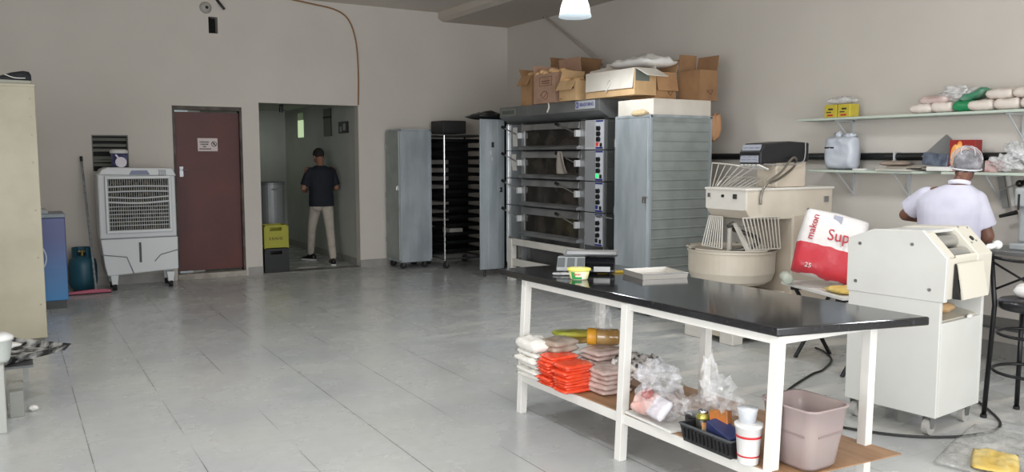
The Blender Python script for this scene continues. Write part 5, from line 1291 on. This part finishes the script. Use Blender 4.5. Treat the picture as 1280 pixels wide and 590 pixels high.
# ================================================================ BAR STOOL
t = thing('bar_stool', 'black metal bar stool with crossed backrest beside the sheeting machine', 'stool', (5.26, 2.66, 0))
P = {'bl': ((-.175, .18), (-.15, .16)), 'br': ((-.175, -.18), (-.15, -.16)), 'fl': ((.175, .17), (.14, .15)), 'fr': ((.175, -.17), (.14, -.15))}
for k, ((x0, y0), (x1, y1)) in P.items():
    b = BM()
    if k[0] == 'b': tube(b, [(x0, y0, 0), (x1 - .005, y1, .70), (x1 - .05, y1 + .01 * (1 if y1 > 0 else -1), 1.02)], .0145, 10)
    else: cyl(b, (x0, y0, 0), (x1, y1, .70), .0145, n=10)
    lg = part('leg', b, blackmetal, t, smooth=True)
    b = BM(); cyl(b, (x0, y0, 0), (x0, y0, .02), .019, n=12); part('foot_cap', b, rubber, lg)
for z, r in ((.30, .21), (.53, .195)):
    b = BM(); tube(b, [(r*cos(a*pi/16), r*sin(a*pi/16), z) for a in range(32)], .010, 8, True); part('ring', b, blackmetal, t, smooth=True)
b = BM(); lathe(b, [(.185, .68), (.20, .69), (.205, .725), (.19, .74), (.05, .745)], n=32); part('seat', b, mat('seat_black', '1b1c20', .3), t, smooth=True)
b = BM(); tube(b, curve([(-.20, .17, 1.0), (-.225, 0, .99), (-.20, -.17, 1.0)], 6), .010, 8); tube(b, [(-.195, .165, .97), (-.165, -.16, .80)], .007, 8); tube(b, [(-.165, .16, .80), (-.195, -.165, .97)], .007, 8)
multi('backrest_bar', b, blackmetal, t, smooth=True)
b = BM(); pillow(b, (5.32, 2.70, .785), (.20, .22, .08), (0, 0, .3), nz=.3, seed=3); o = solo('flour_pack', b, mat('pack_white_red', 'd9d6d2', .5, col2='c0424a', scale=5, lo=.55, hi=.6), 'white paper pack with red print on the seat of the bar stool', 'pack', smooth=True)

# ================================================================ RIGHT WALL: PIPE, SHELVES AND WHAT IS ON THEM
t = thing('wall_pipe', 'thick black pipe running along the right wall between the two shelves', 'pipe', (6.745, 6.0, 1.565))
b = BM(); cyl(b, (0, -4.4, .035), (0, 3.3, .035), .034, n=18); part('pipe', b, mat('pipe_black', '131416', .4), t, smooth=False)
b = BM()
for y in (-2.9, -1.35, -.2, 1.4): box(b, -.042, .055, y - .008, y + .008, -.004, .074)
multi('pipe_clamp', b, plastic_g, t)
def shelf(label, y0, y1, z, br):
    t = thing('wall_shelf', label, 'shelf', (6.65, (y0 + y1)/2, z)); c = (y0 + y1)/2
    b = BM(); box(b, -.15, .148, y0 - c, y1 - c, -.022, 0); part('board', b, shelfmat, t, bevel=.004)
    for y in br:
        b = BM(); box(b, .13, .148, y - c - .012, y - c + .012, -.24, -.022); box(b, -.10, .148, y - c - .012, y - c + .012, -.034, -.022); cyl(b, (-.08, y - c, -.035), (.135, y - c, -.22), .007, n=8); part('bracket', b, plastic_g, t)
shelf('upper pale green wall shelf carrying yellow packs and flour bags', 2.2, 5.55, 1.955, (5.15, 3.6, 2.5))
shelf('lower pale green shelf on the right wall with a grey sack and papers', 4.24, 5.42, 1.478, (5.12, 4.55))
shelf('short lower shelf on the right wall to the right of the cook', 2.2, 4.08, 1.478, (3.75, 2.6))
US = 1.9555; LS_ = 1.4785
t0 = None
for k, y in enumerate((5.20, 5.055)):
    b = BM(); box(b, 6.53, 6.66, y - .066, y + .066, US, US + .115); bb = BM()
    t = thing('yellow_pack', ('yellow pack with dark print on the upper shelf, the left one', 'yellow pack with red and dark print on the upper shelf, the right one')[k], 'pack', (6.60, y, US), group='yellow packs on the upper shelf')
    b.free(); b = BM(); box(b, -.07, .06, -.068, .068, 0, .12); part('pack', b, mat('pack_yellow', 'b9a835', .45, col2='c6b548', scale=8), t, bevel=.008)
    b = BM(); box(b, -.0735, -.0705, -.03, .02, .07, .085); box(b, -.0735, -.0705, -.01, .04, .045, .055); part('dark_print', b, ink, t)
    b = BM(); box(b, -.0735, -.0705, -.03, .03, .015, .03); part('red_print', b, red, t)
b = BM(); pillow(b, (6.60, 5.13, US + .155), (.16, .28, .06), nz=.5, ns=6, p=3, seed=6); solo('clear_wrap', b, filmw, 'loose clear film over the two yellow packs on the upper shelf', 'film', smooth=True)
# packs at the right of the upper shelf
fp = mat('paper_pack', 'd3c9bf', .6, col2='c8b5ab', scale=9, lo=.5, hi=.7, bump=.3, bscale=18)
rows = [(4.30, 0, .08, .20), (4.12, 0, .09, .18), (3.80, 0, .09, .20), (3.60, 0, .09, .19), (3.40, 0, .09, .19), (3.20, 0, .09, .19), (3.66, .085, .08, .20), (3.46, .085, .08, .19), (3.25, .085, .08, .19)]
for k, (y, z, h_, l_) in enumerate(rows):
    lab = 'white paper flour pack on the upper shelf, %s row, %s from the left' % ('upper' if z else 'bottom', ORD[k if not z else k - 6])
    b = BM(); pillow(b, (0, 0, h_/2), (.24, l_ * 1.08, h_), nz=.2, ns=4, p=5, seed=k)
    o = mk('flour_pack', b, fp, smooth=True); o.location = (6.62, y, US + z); props(o, lab, 'pack', 'flour packs on the upper shelf')
b = BM(); pillow(b, (6.62, 4.20, US + .105), (.22, .26, .07), nz=.5, seed=3); solo('pink_packet', b, mat('pink_clear', 'bfa7a2', .4, col2='cbbdb6', scale=8), 'pinkish packet lying on the two leftmost flour packs', 'packet', smooth=True)
b = BM(); pillow(b, (6.60, 3.95, US + .045), (.20, .16, .09), (0, 0, .1), nz=.3, seed=5); solo('green_packet', b, mat('green_plastic', '1f7a4c', .35, col2='2f9461', scale=8), 'bright green packet between the flour packs on the upper shelf', 'packet', smooth=True)
b = BM(); pillow(b, (6.62, 3.88, US + .13), (.20, .22, .06), (R(-18), 0, 0), nz=.4, seed=5); solo('green_bag', b, mat('green_bag', '3f7f61', .35, col2='8fa598', scale=6), 'green and clear bag lying on top of the flour packs', 'bag', smooth=True)
b = BM(); ell(b, (6.62, 4.03, US + .145), (.09, .15, .06), nz=.6, ns=3, seed=7, sub=4); solo('clear_wrap', b, filmw, 'crumpled clear film bag above the green packet on the upper shelf', 'film', smooth=True)
# grey sack on lower shelf
t = thing('tied_sack', 'pale grey tied plastic sack on the lower shelf in front of the pipe', 'sack', (6.575, 5.085, LS_))
b = BM(); pillow(b, (0, 0, .155), (.33, .31, .17), (R(90), 0, R(90)), nz=.12, ns=3, p=7, n=18, seed=2)
ell(b, (0, .05, .315), (.02, .035, .035), nz=.5); ell(b, (0, -.07, .31), (.03, .06, .025), nz=.4)
part('sack', b, mat('sack_grey', 'b7bcc4', .35, col2='a9aeb8', scale=4, bump=.4, bscale=12), t, smooth=True)
b = BM(); box(b, -.088, -.082, .03, .13, .195, .21); part('print', b, ink, t)
for k, (y, z, l_, m_) in enumerate(((4.50, 0, .34, mat('paper_a', 'bdb9b0', .6)), (4.52, .013, .26, mat('paper_b', 'a8a399', .6)), (4.42, .026, .30, mat('paper_c', '8d8478', .6)))):
    b = BM(); obox(b, (6.60, y, LS_ + z + .0065), (.24, l_, .012), (0, 0, .06 * k)); solo('folder', b, m_, ('pale', 'grey', 'brown')[k] + ' folder in the low pile at the right end of the lower shelf, ' + ('bottom', 'middle', 'top')[k] + ' one', 'folder', group='papers on the lower shelf')
b = BM(); pillow(b, (6.60, 4.55, LS_ + .06), (.2, .24, .05), nz=.5, seed=4, p=2); solo('brown_cap', b, mat('cap_brown', '8c7f72', .8, col2='a08a80', scale=9), 'crumpled brownish cloth cap on top of the folder pile', 'cap', smooth=True)
b = BM(); obox(b, (6.60, 4.86, LS_ + .008), (.16, .14, .014)); solo('envelope', b, white, 'flat white envelope beside the grey sack on the lower shelf', 'envelope')
# silver tray group
b = BM(); prism(b, [(4.33, 1.60), (4.12, 1.78), (4.03, 1.70), (4.03, 1.60), (4.16, 1.52)], 'x', 6.61, 6.625); solo('silver_tray', b, steel, 'grey metal sheet standing on its corner on the wall left of the red box', 'tray')
b = BM(); obox(b, (6.60, 4.17, 1.575), (.10, .22, .10), (.1, 0, 0)); solo('foil_box', b, mat('foil_blue', '6d7686', .35, .3, col2='3c4250', scale=14), 'blue-grey printed box below the leaning metal sheet', 'box', bevel=.004)
b = BM(); obox(b, (6.62, 4.12, 1.50), (.18, .22, .035)); solo('white_box', b, white, 'flat white box under the blue-grey printed box', 'box', bevel=.003)
t = thing('red_box', 'red cardboard box with orange flame picture behind the cook', 'box', (6.62, 3.955, LS_))
b = BM(); box(b, -.05, .05, -.105, .105, 0, .255); part('box', b, mat('box_red', '8c2520', .45), t, bevel=.003)
b = BM(); ell(b, (-.051, .055, .12), (.002, .04, .10)); ell(b, (-.051, -.01, .17), (.002, .06, .035), (R(20), 0, 0)); ell(b, (-.051, .02, .215), (.002, .02, .03)); part('flame_picture', b, mat('flame', 'e08a3a', .5, col2='f1c47f', scale=16), t, smooth=True)
b = BM(); ell(b, (6.60, 3.62, LS_ + .07), (.08, .10, .065), nz=.7, ns=3, sub=4, seed=4); ell(b, (6.62, 3.54, LS_ + .16), (.04, .09, .05), (R(30), 0, 0), nz=.9, ns=4, sub=4, seed=8)
for v in b.verts: v.co.z = max(v.co.z, LS_ + .001)
solo('clear_wrap', b, filmw, 'crumpled clear bag on the short lower shelf right of the cook', 'film', smooth=True)
b = BM(); box(b, 6.56, 6.66, 3.66, 3.76, LS_ + .0, LS_ + .09); solo('small_carton', b, mat('carton_pink', 'c9aeab', .5, col2='a66f6c', scale=18), 'small pinkish carton beside the clear bag on the short lower shelf', 'carton', bevel=.003)

# bench and tools at the far right
t = thing('steel_bench', 'steel work bench along the right wall in front of the cook', 'bench', (6.54, 3.0, 0))
b = BM(); box(b, -.22, .24, -1.2, 1.2, .87, .90); part('top', b, steel, t, bevel=.004)
b = BM(); box(b, -.18, .22, -1.15, 1.15, .30, .32); part('lower_shelf', b, steel_dark, t)
for x in (-.19, .20):
    for y in (-1.16, 1.16):
        b = BM(); box(b, x - .018, x + .018, y - .018, y + .018, 0, .87); part('leg', b, steel, t)
t = thing('bench_mixer', 'tall pale grey bench machine standing on the steel bench at the right edge', 'machine', (6.60, 3.38, .9005))
mg = mat('machine_grey', 'a6aaab', .4, col2='9b9fa0', scale=4)
b = BM(); box(b, -.12, .10, -.10, .12, 0, .05); part('base', b, mg, t, bevel=.01)
b = BM(); box(b, -.03, .09, -.09, .11, .05, .43); part('column', b, mg, t, bevel=.02)
b = BM(); box(b, -.11, .09, -.09, .11, .32, .47); part('head', b, mg, t, bevel=.025, seg=3)
b = BM(); box(b, -.114, -.109, .06, .075, .30, .42); part('slot', b, ink, t)
b = BM(); obox(b, (6.77, 3.72, 1.32), (.012, .05, .26), (R(-12), 0, 0)); o = solo('steel_scraper', b, mat('scraper', '9a9c9c', .35, .5), 'flat steel scraper blade hanging on the wall right of the cook', 'scraper')
b = BM(); obox(b, (6.77, 3.66, 1.33), (.012, .03, .24), (R(-14), 0, 0)); o = solo('steel_ruler', b, white, 'narrow pale strip hanging beside the steel scraper', 'strip')
t = thing('rod_tool', 'thin rod with black handle reaching in from the right edge', 'tool', (6.66, 3.52, 1.40))
b = BM(); cyl(b, (0, .17, -.06), (0, -.0, .0), .006, n=8); part('rod', b, steel, t)
b = BM(); cyl(b, (0, .02, -.006), (0, -.20, .055), .022, .016, n=14); ell(b, (0, .02, -.006), (.028, .028, .028)); part('handle', b, black, t, smooth=True)
b = BM(); cyl(b, (6.70, 3.70, 1.13), (6.70, 3.57, 1.17), .013, .018, n=12); cyl(b, (6.70, 3.62, 1.155), (6.79, 3.62, 1.155), .006); solo('black_handle', b, black, 'short black handle hanging below the scraper on the wall', 'handle')

# ================================================================ ON THE FLOOR
cb = mat('cable_black', '1b1b1c', .5)
b = BM(); tube(b, curve([(5.72, 4.62, .01), (5.66, 4.48, .01), (5.48, 4.27, .01), (5.17, 4.10, .01), (4.98, 4.05, .01), (4.52, 3.86, .01), (4.30, 3.70, .01), (4.18, 3.45, .01), (4.15, 3.16, .01), (4.36, 2.83, .01), (4.70, 2.66, .01), (5.05, 2.72, .01), (5.5, 3.2, .01)], 8), .008, 8)
solo('power_cable', b, cb, 'black power cable winding over the floor below stand and sheeting machine', 'cable', smooth=True)
b = BM(); pillow(b, (4.55, 2.40, .012), (.9, .55, .03), (0, 0, .3), nz=.8, ns=9, p=3, n=26, seed=2); solo('plastic_sheet', b, M_film('floor_film', 'd0d0cc', .25, .6), 'thin crumpled clear plastic sheet on the floor below the sheeting machine', 'plastic sheet', smooth=True)
b = BM(); pillow(b, (4.30, 2.33, .035), (.34, .22, .03), (0, 0, .5), nz=.7, ns=8, p=3, seed=8); solo('yellow_wrapper', b, yl, 'yellow wrapper on the floor at the lower right', 'wrapper', smooth=True)
